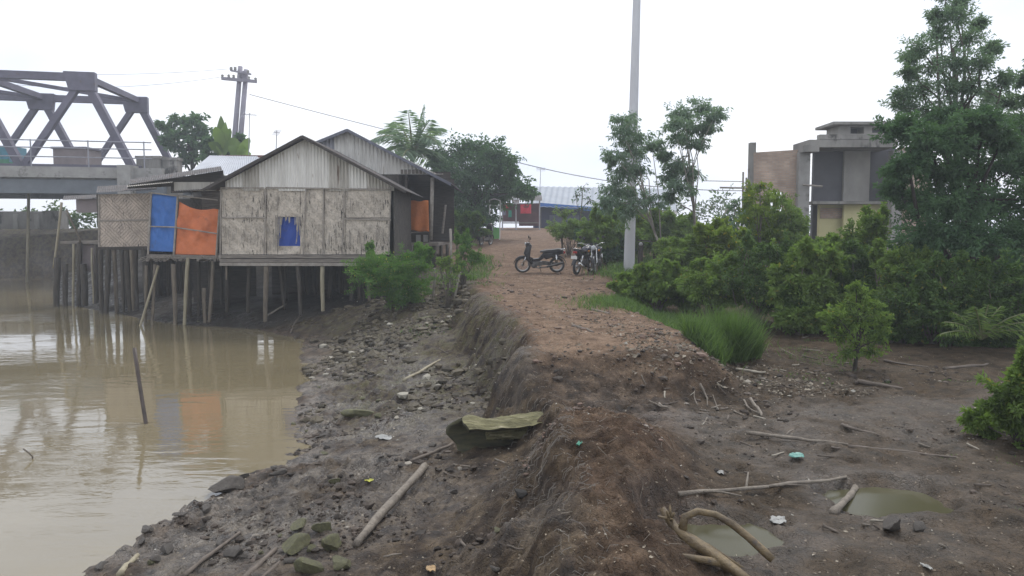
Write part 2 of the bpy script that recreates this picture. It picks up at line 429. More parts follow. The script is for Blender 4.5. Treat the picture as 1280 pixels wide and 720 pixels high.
# ---------------------------------------------------------------- ground sheet
def axis(segs):
    out = []
    for a, b, st in segs:
        n = max(1, int(round((b-a)/st))); out += list(np.linspace(a, b, n, endpoint=False))
    out.append(segs[-1][1]); return np.array(out)
def build_ground():
    xs = axis([(-139, -60, 8), (-60, -20, 1.6), (-20, -7, .35), (-7, -4.2, .09), (-4.2, 4.6, .027), (4.6, 7, .07), (7, 14, .25), (14, 40, 1.5), (40, 139, 8)])
    ys = axis([(-11, 2, .8), (2, 3.2, .1), (3.2, 12, .027), (12, 17, .045), (17, 30, .09), (30, 45, .3), (45, 80, 1), (80, 209, 8)])
    X, Y = np.meshgrid(xs, ys, indexing='ij')
    Z = terrain(X, Y)
    nx, ny = X.shape
    v = np.stack([X, Y, Z], -1).reshape(-1, 3)
    i, j = np.meshgrid(np.arange(nx-1), np.arange(ny-1), indexing='ij')
    a = (i*ny+j).ravel(); f = np.stack([a, a+ny, a+ny+1, a+1], -1)
    me = arr_mesh('ground', v, f, smooth=True)
    # soil colours and wetness by place; house shade and wet sheen painted in
    s = X-np.interp(Y, SH_Y, SH_X)
    ex = np.interp(Y, ED_Y, ED_X)+.1*fbm(Y*2, X*2, 7, 3)
    rx = np.interp(Y, RT_Y, RT_X)+.25*fbm(X, Y, 9, 3)
    t = sst(-.25, .12, X-ex)
    onright = sst(0, 1.0, X-rx)
    path = t*(1-onright)*sst(9.3, 10.6, Y+.35*fbm(X*2, Y*2, 15, 3))
    path = np.maximum(path, .40*t*(1-onright)*sst(.1, .5, fbm(X*.9, Y*.9, 19, 3))*sst(9, 8, Y))
    path = np.maximum(path, sst(28, 34, Y)*t)
    house_shade = sst(22.9, 23.9, Y)*sst(-2.6, -3.8, X)*sst(46, 40, Y)
    rust = np.clip(t*(1-onright)*sst(9.0, 7.8, Y)*.32 + .75*np.exp(-((X-ex)/.3)**2)*sst(10, 13, Y) + .5*path*sst(12, 25, Y), 0, 1)
    silt_sheen = np.clip(sst(3.4, .6, s)*sst(-.2, .1, s)+.0, 0, 1)*sst(24, 14, Y)+.25*np.exp(-((X-ex+.25)/.25)**2)
    algae = sst(.3, 1, s)*sst(.9, .2, t)*sst(9.5, 13, Y)*.75 + .18*sst(.2, 1, s)*(1-t)
    pw = sum(np.exp(-np.maximum(0, np.sqrt(((X-c_[0])/c_[2])**2+((Y-c_[1])/c_[3])**2)-1.1)**2/.25) for c_ in PUD)
    wet = np.clip(.9*pw+sst(4.2, .2, s)*.95*(1-t)+.35*(1-t)+.45*onright*sst(15, 6, Y)+.45*np.exp(-((Y-8.6)/.8)**2)*t, 0, 1)
    for k, arr in (('path', path), ('flat', onright), ('rust', rust), ('silt_sheen', np.clip(silt_sheen, 0, 1)), ('algae', algae), ('house_shade', house_shade), ('wet', wet)):
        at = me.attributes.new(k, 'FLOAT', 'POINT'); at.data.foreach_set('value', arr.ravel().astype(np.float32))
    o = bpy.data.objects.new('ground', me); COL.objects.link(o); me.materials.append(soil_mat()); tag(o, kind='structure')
    return o
build_ground()
mb = MB(); mb.add([(-139, -11, 0), (3, -11, 0), (3, 62, 0), (-139, 62, 0)], [(0, 1, 2, 3)])
w = bpy.data.objects.new('river', mb.mesh('river')); COL.objects.link(w); w.data.materials.append(water_mat('river_water', (.205, .170, .102), .5)); tag(w, kind='structure')
pm = water_mat('puddle_water', (.072, .068, .036), .12, .16, .14)
for (cx, cy, a, b, lv) in PUD:
    mb = MB(); mb.add([(cx+a*1.22*math.cos(q*.19635), cy+b*1.22*math.sin(q*.19635), lv) for q in range(32)], [tuple(range(32))])
    o = bpy.data.objects.new('puddle', mb.mesh('puddle')); COL.objects.link(o); o.data.materials.append(pm); tag(o, kind='structure')
# ---------------------------------------------------------------- surfaces of the built things
def weave_mat(name, c1, c2, cell=.11, dark=(.06, .055, .05), tear=.60):
    """bamboo strips woven in slanting runs, some gone dark or broken out"""
    m, nt, b, o = nodes_of(name)
    t = N(nt, 'ShaderNodeTexCoord'); src = t.outputs['Object']
    sep = N(nt, 'ShaderNodeSeparateXYZ'); nt.links.new(src, sep.inputs[0])
    sx = mth(nt, 'ADD', sep.outputs[0], sep.outputs[1]); sz = sep.outputs[2]
    d1 = mth(nt, 'ADD', sx, sz); d2 = mth(nt, 'SUBTRACT', sx, sz)
    def stripe(d, k): return mth(nt, 'FRACT', mth(nt, 'MULTIPLY', d, 1/k))
    s1, s2 = stripe(d1, cell*.42), stripe(d2, cell*.42)
    band = mth(nt, 'GREATER_THAN', stripe(d1, cell*3.4), .5)
    st = N(nt, 'ShaderNodeMix'); nt.links.new(band, st.inputs[0]); nt.links.new(s1, st.inputs[2]); nt.links.new(s2, st.inputs[3])
    str_ = st.outputs[0]
    n1 = N(nt, 'ShaderNodeTexNoise', Scale=3.2, Detail=7, Roughness=.65); nt.links.new(src, n1.inputs['Vector'])
    n2 = N(nt, 'ShaderNodeTexNoise', Scale=17, Detail=4, Roughness=.75); nt.links.new(src, n2.inputs['Vector'])
    mp = N(nt, 'ShaderNodeMapping'); mp.inputs['Scale'].default_value = (26, 26, 3.5); nt.links.new(src, mp.inputs[0])
    n3 = N(nt, 'ShaderNodeTexNoise', Scale=1.0, Detail=4, Roughness=.7); nt.links.new(mp.outputs[0], n3.inputs['Vector'])
    col = ramp(nt, n1.outputs['Fac'], [(.3, c2), (.7, c1)])
    col = mixc(nt, .75, col, ramp(nt, n2.outputs['Fac'], [(.34, (.56, .56, .56)), (.5, (1, 1, 1)), (.68, (1.2, 1.2, 1.2))]), 'MULTIPLY')
    col = mixc(nt, .8, col, ramp(nt, str_, [(0, (.45, .45, .45)), (.25, (1.1, 1.1, 1.1)), (.8, (1, 1, 1)), (1, (.55, .55, .55))]), 'MULTIPLY')
    n4 = N(nt, 'ShaderNodeTexNoise', Scale=1.1, Detail=2); nt.links.new(src, n4.inputs['Vector'])
    f = ramp(nt, mth(nt, 'ADD', n3.outputs['Fac'], mth(nt, 'MULTIPLY', mth(nt, 'SUBTRACT', n4.outputs['Fac'], .5), .45)), [(tear, (0, 0, 0)), (tear+.05, (1, 1, 1))])
    col = mixc(nt, f, col, dark)
    nt.links.new(col, b.inputs['Base Color']); b.inputs['Roughness'].default_value = .85; b.inputs['Specular IOR Level'].default_value = .25
    bp = N(nt, 'ShaderNodeBump', Strength=.6, Distance=.012); nt.links.new(mth(nt, 'ADD', str_, n2.outputs['Fac']), bp.inputs['Height']); nt.links.new(bp.outputs[0], b.inputs['Normal'])
    MATS[name] = m; return m
M_weave = weave_mat('woven_bamboo', (.62, .55, .46), (.39, .345, .29))
M_weave2 = weave_mat('woven_bamboo_brown', (.56, .47, .39), (.33, .28, .235), .32)
M_weave3 = weave_mat('woven_bamboo_dark', (.12, .105, .09), (.06, .055, .05))
M_batten = mat('weathered_batten', (.34, .31, .27), (.20, .175, .15), 6, .85, .4, (1, 1, 1))
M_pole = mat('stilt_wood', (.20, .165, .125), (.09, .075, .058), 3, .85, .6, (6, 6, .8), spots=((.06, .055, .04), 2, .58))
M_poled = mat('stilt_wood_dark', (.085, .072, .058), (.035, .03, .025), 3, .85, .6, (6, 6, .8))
M_bamboo = mat('bamboo_pole', (.36, .32, .22), (.22, .19, .13), 4, .6, .3, (4, 4, .6))
M_plank = mat('grey_plank', (.25, .22, .19), (.12, .105, .09), 3, .85, .5, (1, 8, 8))
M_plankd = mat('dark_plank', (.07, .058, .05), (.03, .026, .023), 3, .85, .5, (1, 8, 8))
M_zinc = mat('zinc_sheet', (.74, .72, .67), (.52, .50, .46), 1.6, .55, .15, (2.5, 2.5, .45), metal=.15, spots=((.30, .25, .20), 3.2, .63))
M_zincb = mat('zinc_sheet_bluish', (.42, .42, .46), (.33, .33, .37), 1.6, .55, .15, (2.5, 2.5, .4), metal=.15)
M_zincd = mat('zinc_sheet_stained', (.48, .45, .40), (.28, .26, .22), 2, .6, .2, (3, 3, .4), metal=.1, spots=((.16, .12, .09), 3, .58))
M_roofd = mat('zinc_roof_old', (.12, .11, .108), (.06, .055, .053), 1.5, .8, .3, spots=((.15, .09, .06), 2.5, .58))
M_roofl = mat('zinc_roof_light', (.42, .44, .48), (.33, .345, .38), 1.2, .5, .1, metal=.2)
M_asb = mat('fibre_cement_roof', (.30, .335, .38), (.24, .265, .305), .8, .6, .1)
def cloth(name, c, k=.85):
    return mat(name, c, tuple(v*k*.85 for v in c), 2.2, .7, .6, (1, 1, 1), dist=.03, detail=5, spots=(tuple(.5*v+.03 for v in c), 1.6, .60))
M_blue = cloth('blue_tarpaulin', (.05, .17, .50)); M_orange = cloth('orange_tarpaulin', (.68, .20, .075))
M_orange2 = cloth('orange_cloth', (.56, .17, .04)); M_blue2 = cloth('blue_sheet', (.02, .07, .36))
M_conc = mat('concrete', (.36, .35, .33), (.24, .23, .215), 1.4, .85, .3, spots=((.14, .135, .12), 1.2, .58))
M_concd = mat('stained_concrete', (.31, .295, .27), (.15, .142, .13), 1.2, .88, .4, (1, 1, .5), spots=((.07, .066, .06), 1.5, .56))
M_steel = mat('painted_steel', (.135, .125, .17), (.085, .08, .108), 1.3, .6, .1, spots=((.10, .07, .06), 2.5, .62))
M_girder = mat('girder_steel', (.16, .18, .20), (.10, .11, .125), 1.0, .6, .1)
M_rail = mat('rail_steel', (.32, .32, .36), (.24, .24, .27), 2, .5, .1, metal=.3)
M_black = mat('black_plastic', (.022, .021, .024), (.015, .015, .016), 5, .35, .05)
M_white = mat('white_paint', (.72, .72, .70), (.62, .62, .60), 3, .5, .05)

def corr(mbx, p00, p10, p11, p01, pitch=.09, amp=.011, nv=1, thick=.006, sag=0.0):
    """corrugated sheet; ribs run from the p00-p10 edge to the p01-p11 edge"""
    p00, p10, p11, p01 = map(Vector, (p00, p10, p11, p01))
    n = (p10-p00).cross(p01-p00).normalized(); L = max((p10-p00).length, (p11-p01).length)
    nu = max(4, int(L/pitch*6))
    def fn(u, v):
        q = (p00*(1-u)+p10*u)*(1-v)+(p01*(1-u)+p11*u)*v
        return q+n*(amp*math.sin(2*math.pi*u*L/pitch)) - Vector((0, 0, sag*math.sin(math.pi*v)))
    mbx.grid(fn, nu, nv, thick, n)
    return mbx
def gable_sheet(xa, xb, zb, ztop, Y, pitch=.095, amp=.012, zj=0):
    """upright corrugated sheet whose top follows the roof line"""
    mbx = MB(); L = xb-xa; nu = max(6, int(L/pitch*8))
    mbx.grid(lambda u, v: (xa+L*u, Y+amp*math.sin(2*math.pi*(xa+L*u)/pitch), zb+zj+(ztop(xa+L*u)-zb-zj)*v), nu, 1, .006, (0, 1, 0))
    return mbx
def pole_pts(a, b, bend=.02, n=6, seed=0):
    rnd = random.Random(seed); a, b = Vector(a), Vector(b); d = (b-a).length
    o = [Vector((rnd.uniform(-1, 1), rnd.uniform(-1, 1), 0))*bend*d for _ in range(2)]
    return [a.lerp(b, i/n)+o[0]*math.sin(math.pi*i/n)+o[1]*math.sin(2*math.pi*i/n)*.5 for i in range(n+1)]
def stilt(name, parent, a, b, r, m, seed):
    mbx = MB(); mbx.tube(pole_pts(a, b, .012, 6, seed), [r*1.12, r*.92], 8, wob=.07); return part(name, mbx, m, parent, smooth=True)

# ================================================================ truss bridge
def build_bridge():
    rt = thing('truss_bridge', P(150, 340, 44), 'grey steel truss bridge crossing the river at the left', 'bridge')
    e = P(105, 97, 44); d = Vector((1, .22, 0)).normalized(); off = Vector((-.8, 7.9, 0))
    zb, zt_, pl = 6.55, e.z, 5.75
    for k, o3 in enumerate((Vector((0, 0, 0)), off)):
        T = lambda i: e+o3-d*(pl*i)
        B = lambda i: Vector((*(e+o3+d*(pl*(.42-i))).xy, zb))
        npan = 6
        t = MB(); t.bar(T(0)+d*.55, T(npan), .36, .42); part('top_chord', t, M_steel, rt)
        t = MB(); t.bar(B(0)+d*.4, B(npan), .36, .5); part('bottom_chord', t, M_steel, rt)
        for i in range(npan):
            t = MB(); t.bar(T(i), B(i), .42, .36, (0, 1, 0)); part('diagonal_brace', t, M_steel, rt)
            t = MB(); t.bar(T(i), B(i+1), .34, .3, (0, 1, 0)); part('diagonal_brace', t, M_steel, rt)
            if i < 3:
                t = MB(); c = T(i); t.poly([c-d*1.0+Vector((0, 0, .28)), c+d*(.75 if i else .62)+Vector((0, 0, .28)), c+d*.62+Vector((0, 0, -.75)), c-d*.75+Vector((0, 0, -.75))], .50, Vector((d.y, -d.x, 0)))
                part('gusset_plate', t, M_steel, rt)
    for i in range(6):
        a = e-d*(pl*i)
        t = MB(); t.bar(a+Vector((0, 0, .05)), a+off+Vector((0, 0, .05)), .34, .34); part('cross_beam', t, M_steel, rt)
        if i < 5:
            t = MB(); t.bar(a-d*pl, a+off, .2, .2); part('wind_brace', t, M_steel, rt)
    R0, L0 = e+d*4.2, e-d*36
    nrm = off.normalized()
    def slab(z0, z1, y0, y1, m, nm):
        t = MB(); a, b = R0+nrm*y0, L0+nrm*y0; c, f = L0+nrm*y1, R0+nrm*y1
        t.add([(p.x, p.y, z) for z in (z0, z1) for p in (a, b, c, f)], [(0, 1, 2, 3), (7, 6, 5, 4), (0, 4, 5, 1), (1, 5, 6, 2), (2, 6, 7, 3), (3, 7, 4, 0)])
        part(nm, t, m, rt)
    slab(6.02, 6.62, -.75, -.42, M_conc, 'deck_edge')
    slab(5.95, 6.28, -.41, 8.2, M_concd, 'deck_slab')
    slab(5.15, 5.93, -.55, -.15, M_girder, 'girder'); slab(5.15, 5.93, 7.4, 7.8, M_girder, 'girder')
    for i in range(9):
        a = Vector((*(e+d*(3.2-4.6*i)).xy, 5.55)); t = MB(); t.bar(a-nrm*.1, a+nrm*7.4, .25, .6); part('floor_beam', t, M_girder, rt)
    for h in (.55, 1.05, 1.45):
        t = MB(); a, b = R0+d*-.6-nrm*.58, L0-nrm*.58; t.tube([(a.x, a.y, 6.62+h), (b.x, b.y, 6.62+h)], .035, 6); part('handrail', t, M_rail, rt)
    for i in range(14):
        a = e+d*(3.2-2.9*i)-nrm*.58; t = MB(); t.tube([(a.x, a.y, 6.6), (a.x, a.y, 8.12)], .035, 6); part('rail_post', t, M_rail, rt)
    # the massive end post of concrete at the near corner, and the seat the span stands on
    c = P(157, 228, 43.6); t = MB(); t.box((c.x, c.y+.4, 5.75), (.75, 1.2, 2.0)); part('end_block', t, M_conc, rt)
    t = MB(); c2 = R0+nrm*3.7; t.box((c2.x+1.3, c2.y, 2.55), (2.0, 9.6, 5.1)); part('abutment', t, M_concd, rt)
    return rt
build_bridge()
def parapet(px0, px1, pt, pb, Y, dep, label):
    a, b = P(px0, pt, Y), P(px1, pb, Y)
    t = MB(); t.box(((a.x+b.x)/2, Y+dep/2, (a.z+b.z)/2), (b.x-a.x, dep, a.z-b.z)); t.box(((a.x+b.x)/2, Y+dep/2, a.z-.07), (b.x-a.x+.1, dep+.1, .16))
    return t
gp = thing('bridge_parapet', P(182, 232, 45), 'stained concrete parapet of two blocks at the bridge end above the shack roof', 'parapet')
part('end_pillar', parapet(170, 202, 195, 262, 45, .9, ''), M_concd, gp); part('wall_block', parapet(202.6, 223, 197, 262, 45.2, .7, ''), M_concd, gp)
t = MB(); a = P(66, 186, 47); b = P(108, 216, 47)
t.box(((a.x+b.x)/2, 47.9, (a.z+b.z)/2), (b.x-a.x, 1.8, a.z-b.z)); hut = thing('guard_hut', ((a.x+b.x)/2, 47.9, b.z), 'small grey brown box-shaped hut behind the bridge railing', 'hut')
M_hut = mat('hut_render', (.26, .22, .22), (.19, .16, .16), 1.5, .85, .2)
part('wall', t, M_hut, hut); t = MB(); t.box(((a.x+b.x)/2, 47.9, a.z+.06), (b.x-a.x+.16, 2.0, .12)); part('roof', t, M_steel, hut)
a = P(-26, 181, 48.5); b = P(12, 214, 48.5); cx = (a.x+b.x)/2
v = thing('parked_truck', (cx, 49.4, 6.3), 'teal and green truck on the bridge deck, cut by the left frame edge', 'truck')
t = MB(); t.box((cx, 49.4, a.z-.55), (b.x-a.x, 1.8, 1.0)); part('cab', t, mat('teal_paint', (.05, .22, .30), None, 3, .4, .05), v)
t = MB(); t.box((cx, 49.4, 7.15), (b.x-a.x-.01, 1.82, .78)); part('cargo_side', t, mat('green_paint', (.05, .25, .13), None, 3, .5, .05), v)
for sx in (-.55, .55):
    t = MB(); t.lathe((cx+sx, 48.6, 6.68), [(.3, -.1), (.38, -.07), (.38, .07), (.3, .1)], 'Y'); part('wheel', t, M_black, v, angle=40)
# embankment wall and pier under the span at the far side
a, b = P(-40, 262, 54), P(60, 338, 54)
fw = thing('river_wall', ((a.x+b.x)/2, 54.5, 0), 'beige stained concrete river wall under the bridge at the far bank', 'wall')
t = MB(); t.box(((a.x+b.x)/2, 55, 2.2), (b.x-a.x, 1.6, 4.5)); part('wall_face', t, M_concd, fw)
for i in range(3):
    t = MB(); c = P(-6+26*i, 300, 54); t.box((c.x, 54.1, 2.1), (.28, .2, 4.3)); part('buttress', t, M_conc, fw)
t = MB(); c = P(67, 300, 52.5); t.box((c.x, 53, 2.0), (.9, 1.2, 4.9)); solo('bridge_pier', t, M_concd, 'dark concrete pier beside the beige river wall under the bridge', 'pier')

# ================================================================ stilt house with the two tarpaulins (left) and its back shed
def px_plane(Y): return lambda px, py: P(px, py, Y)
def build_lean_to():
    Y = 24.7; q = px_plane(Y)
    rt = thing('stilt_shack', P(229, 408, Y), 'low stilt shack closed by a blue and an orange tarpaulin', 'shack')
    fl = q(229, 320).z
    t = MB()                                      # floor edge and joists
    t.bar(q(184, 320), q(276, 322), .09, .12); part('floor_beam', t, M_plank, rt)
    for k in range(5):
        t = MB(); c = q(186+21*k, 322); t.bar((c.x, Y-.12, fl-.13), (c.x+.2, Y+3.2, fl-.13), .08, .08); part('joist', t, M_plank, rt)
    t = MB(); a = q(184, 318); b = q(276, 318); t.add([(a.x, Y, fl), (b.x, Y, fl), (b.x, Y+3.3, fl), (a.x, Y+3.3, fl), (a.x, Y, fl-.05), (b.x, Y, fl-.05), (b.x, Y+3.3, fl-.05), (a.x, Y+3.3, fl-.05)], [(0, 1, 2, 3), (7, 6, 5, 4), (0, 4, 5, 1), (1, 5, 6, 2), (2, 6, 7, 3), (3, 7, 4, 0)]); part('floor', t, M_plankd, rt)
    # splintered ends of the split bamboo floor
    t = MB(); rnd = random.Random(4)
    for k in range(60):
        px = rnd.uniform(184, 275); c = q(px, 321); t.tube([(c.x, Y+.1, c.z+rnd.uniform(-.03, .08)), (c.x+rnd.uniform(-.3, .3), Y-.12-rnd.uniform(0, .1), c.z+rnd.uniform(-.16, .02))], .009, 4)
    part('split_bamboo', t, M_batten, rt)['kind'] = 'stuff'
    # frame poles
    for (x0, y0, x1, y1) in ((190, 240, 186, 318), (223, 244, 218, 318), (275, 262, 271, 322)):
        t = MB(); t.tube([q(x0, y0)-Vector((0, .05, 0)), q(x1, y1)-Vector((0, .05, 0))], .032, 6); part('frame_post', t, M_batten, rt)
    for (x0, y0, x1, y1) in ((187, 241, 273, 250), (187, 283, 222, 284), (222, 284.5, 272, 292)):
        t = MB(); t.tube([q(x0, y0)-Vector((0, .07, 0)), q(x1, y1)-Vector((0, .07, 0))], .024, 6); part('frame_rail', t, M_batten, rt)
    def tarp(c, m, lab, seed, sagtop=0):
        rnd = random.Random(seed); ph = rnd.uniform(0, 6)
        t = MB(); c = [q(*k) for k in c]
        def fn(u, v):
            p = c[0].lerp(c[1], u).lerp(c[3].lerp(c[2], u), v)
            w = .05*mnoise.noise(Vector((u*3+v*2, v*3.5-u*2, seed*3)))+.035*math.sin(9*u+6*v+ph)+.024*math.sin(19*v-14*u+ph+2*mnoise.noise(Vector((u*4, v*4, seed))))+.02*mnoise.noise(Vector((u*11, v*5, seed)))
            p = p+Vector((0, -w*math.sin(math.pi*min(1, v*1.1+.05)), -sagtop*math.sin(math.pi*min(u*1.15, 1))*(1-v)))
            return p
        t.grid(fn, 44, 44, .004, (0, 1, 0)); part('tarpaulin', t, m, rt, smooth=True, label=lab)
    tarp([(190, 242), (223, 246), (216, 315), (187, 314)], M_blue, 'blue tarpaulin laced between poles', 1)
    tarp([(224, 252), (274, 262), (270, 319), (219, 318)], M_orange, 'orange tarpaulin with a sagging top edge', 2, .13)
    # grey panels seen above the orange sheet
    t = MB(); a, b = q(231, 243), q(257, 262); t.box(((a.x+b.x)/2, Y+1.6, (a.z+b.z)/2), (b.x-a.x+.2, .04, a.z-b.z+.35)); part('inner_panel', t, M_plank, rt)
    t = MB(); a, b = q(184, 240), q(276, 320); t.box(((a.x+b.x)/2, Y+3.3, (a.z+b.z)/2), (b.x-a.x, .05, a.z-b.z)); part('back_wall', t, M_weave3, rt)
    t = MB(); a, b = q(184, 240), q(276, 320); t.box(((a.x+b.x)/2, Y+3.35, fl-.95), (b.x-a.x, .04, 1.7)); part('underfloor_shade', t, M_plankd, rt)  # dark sheet added to deepen the shade below the shack
    # two sloping roof sheets one above the other
    t = MB(); corr(t, P(160, 231, 25), P(278, 213, 24.3), P(276, 208, 28.5), P(163, 224, 29), .09); part('roof', t, M_roofd, rt)
    t = MB(); corr(t, P(158, 233.5, 24.4), P(216, 228, 24.4), P(218, 221, 28), P(163, 227, 28.5), .09); part('roof_patch', t, M_zincd, rt)
    t = MB(); corr(t, P(214, 240, 24.35), P(277, 236, 24.3), P(277, 231, 27.2), P(214, 233.5, 27.4), .09); part('lower_roof', t, M_roofd, rt)
    t = MB(); t.poly([P(160, 232, 24.9), P(279, 213, 24.9), P(279, 240, 24.9), P(214, 241, 24.9), P(214, 233, 24.9), P(160, 236, 24.9)], .04); part('gable_board', t, M_plankd, rt)
    t = MB(); a, b = q(216, 226), q(276, 240); t.box(((a.x+b.x)/2, Y+.1, (a.z+b.z)/2), (b.x-a.x, .05, (a.z-b.z)*.8)); part('fascia_sheet', t, M_zincd, rt)
    st = [(183, 332, 178, 400, .045), (194, 330, 189, 408, .05), (217, 330, 217, 405, .07), (235, 322, 230, 413, .06), (255, 360, 257, 409, .06), (266, 326, 261, 407, .055)]
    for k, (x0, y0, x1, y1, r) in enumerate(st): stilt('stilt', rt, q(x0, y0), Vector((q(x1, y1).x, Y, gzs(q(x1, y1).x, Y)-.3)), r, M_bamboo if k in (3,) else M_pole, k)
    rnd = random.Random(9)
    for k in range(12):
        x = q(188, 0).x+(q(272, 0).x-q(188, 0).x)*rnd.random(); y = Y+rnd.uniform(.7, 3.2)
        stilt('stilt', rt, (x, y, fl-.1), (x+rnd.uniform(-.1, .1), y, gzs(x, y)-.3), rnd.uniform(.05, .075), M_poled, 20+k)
    t = MB(); t.tube([q(198, 332), q(176, 404)-Vector((0, .2, .3))], .038, 6); part('brace_pole', t, M_bamboo, rt)
build_lean_to()

def build_woven_hut():
    Y = 28.2; q = px_plane(Y)
    rt = thing('woven_hut', P(157, 390, Y), 'brown woven bamboo hut on crowded stilts left of the blue tarpaulin', 'hut')
    fl = q(157, 308).z
    t = MB(); t.grid(lambda u, v: q(124+64*u, 243+66*v-1.5*u), 8, 8, .03, (0, 1, 0)); part('woven_wall', t, M_weave2, rt)
    t = MB(); t.bar(q(124, 276), q(188, 275), .05, .06); part('wall_batten', t, M_batten, rt)
    t = MB(); t.bar(q(124, 243), q(124, 309), .06, .06); part('corner_post', t, M_batten, rt)
    a = q(122, 309); b = q(192, 309)
    t = MB(); t.box(((a.x+b.x)/2, Y+1.8, fl-.07), (b.x-a.x, 3.7, .1)); part('floor', t, M_plankd, rt)
    t = MB(); t.box((a.x+.02, Y+1.8, fl+.95), (.04, 3.5, 1.9)); part('side_wall', t, M_weave3, rt)
    t = MB(); t.box(((a.x+b.x)/2, Y+3.6, fl+.95), (b.x-a.x, .04, 1.9)); part('back_wall', t, M_weave3, rt)
    t = MB(); t.box(((a.x+b.x)/2, Y+3.62, fl-1.1), (b.x-a.x, .04, 2.0)); part('underfloor_shade', t, M_plankd, rt)  # added dark sheet, makes the space under the hut read as shade
    t = MB(); corr(t, P(120, 241, 27.9), P(196, 237, 27.9), P(196, 229, 32), P(122, 233, 32), .09); part('roof', t, M_roofd, rt)
    rnd = random.Random(3); k = 0
    for px in (126, 134, 142, 149, 157, 163, 170, 178):
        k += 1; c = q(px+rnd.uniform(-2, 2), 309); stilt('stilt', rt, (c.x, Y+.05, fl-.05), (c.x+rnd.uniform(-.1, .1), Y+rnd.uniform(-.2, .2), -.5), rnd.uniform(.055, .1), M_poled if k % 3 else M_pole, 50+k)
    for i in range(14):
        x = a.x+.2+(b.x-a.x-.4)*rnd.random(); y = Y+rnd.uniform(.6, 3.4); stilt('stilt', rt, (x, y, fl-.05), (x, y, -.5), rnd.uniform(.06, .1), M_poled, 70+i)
build_woven_hut()
def build_back_shed():
    Y = 31; q = px_plane(Y)
    rt = thing('open_shed', P(100, 380, Y), 'dark open shed frame on stilts at the far left end of the row', 'shed')
    fl = q(98, 303).z; a, b = q(75, 303), q(127, 303)
    t = MB(); t.box(((a.x+b.x)/2, Y+1.4, fl), (b.x-a.x, 2.8, .1)); part('floor', t, M_plank, rt)
    t = MB(); t.box(((a.x+b.x)/2, Y+2.8, (q(0, 254).z+fl)/2), (b.x-a.x-.1, .05, q(0, 254).z-fl)); part('back_wall', t, M_plankd, rt)
    t = MB(); t.box((q(104, 0).x, Y+.2, q(0, 257).z), (q(126, 0).x-q(81, 0).x, .05, .55)); part('upper_panel', t, M_hut, rt)
    t = MB(); corr(t, P(78, 250, 31), P(127, 248, 31), P(127, 243, 34), P(80, 245, 34)); part('roof', t, M_roofd, rt)
    for (x0, y0, x1, y1, r, m) in ((77, 253, 67, 335, .05, M_bamboo), (83, 262, 101, 303, .04, M_pole), (92, 305, 91, 384, .05, M_bamboo), (115, 310, 116, 385, .045, M_bamboo), (72, 322, 71, 385, .12, M_poled), (82, 330, 82, 386, .10, M_poled), (104, 330, 105, 388, .13, M_poled), (100, 303, 99, 385, .09, M_poled), (121, 306, 121, 388, .09, M_poled)):
        A, B = q(x0, y0), q(x1, y1)
        if y1 > 370: B = Vector((B.x, B.y, -.5))
        t = MB(); t.tube(pole_pts(A, B, .015, 5, int(x0)), r, 7, wob=.06); part('stilt' if y1 > 370 else 'frame_pole', t, m, rt, smooth=True)
    t = MB(); a, b = q(94, 306), q(118, 340); t.box(((a.x+b.x)/2, Y+.4, (a.z+b.z)/2), (b.x-a.x, .3, a.z-b.z)); part('brick_footing', t, M_hut, rt)
build_back_shed()

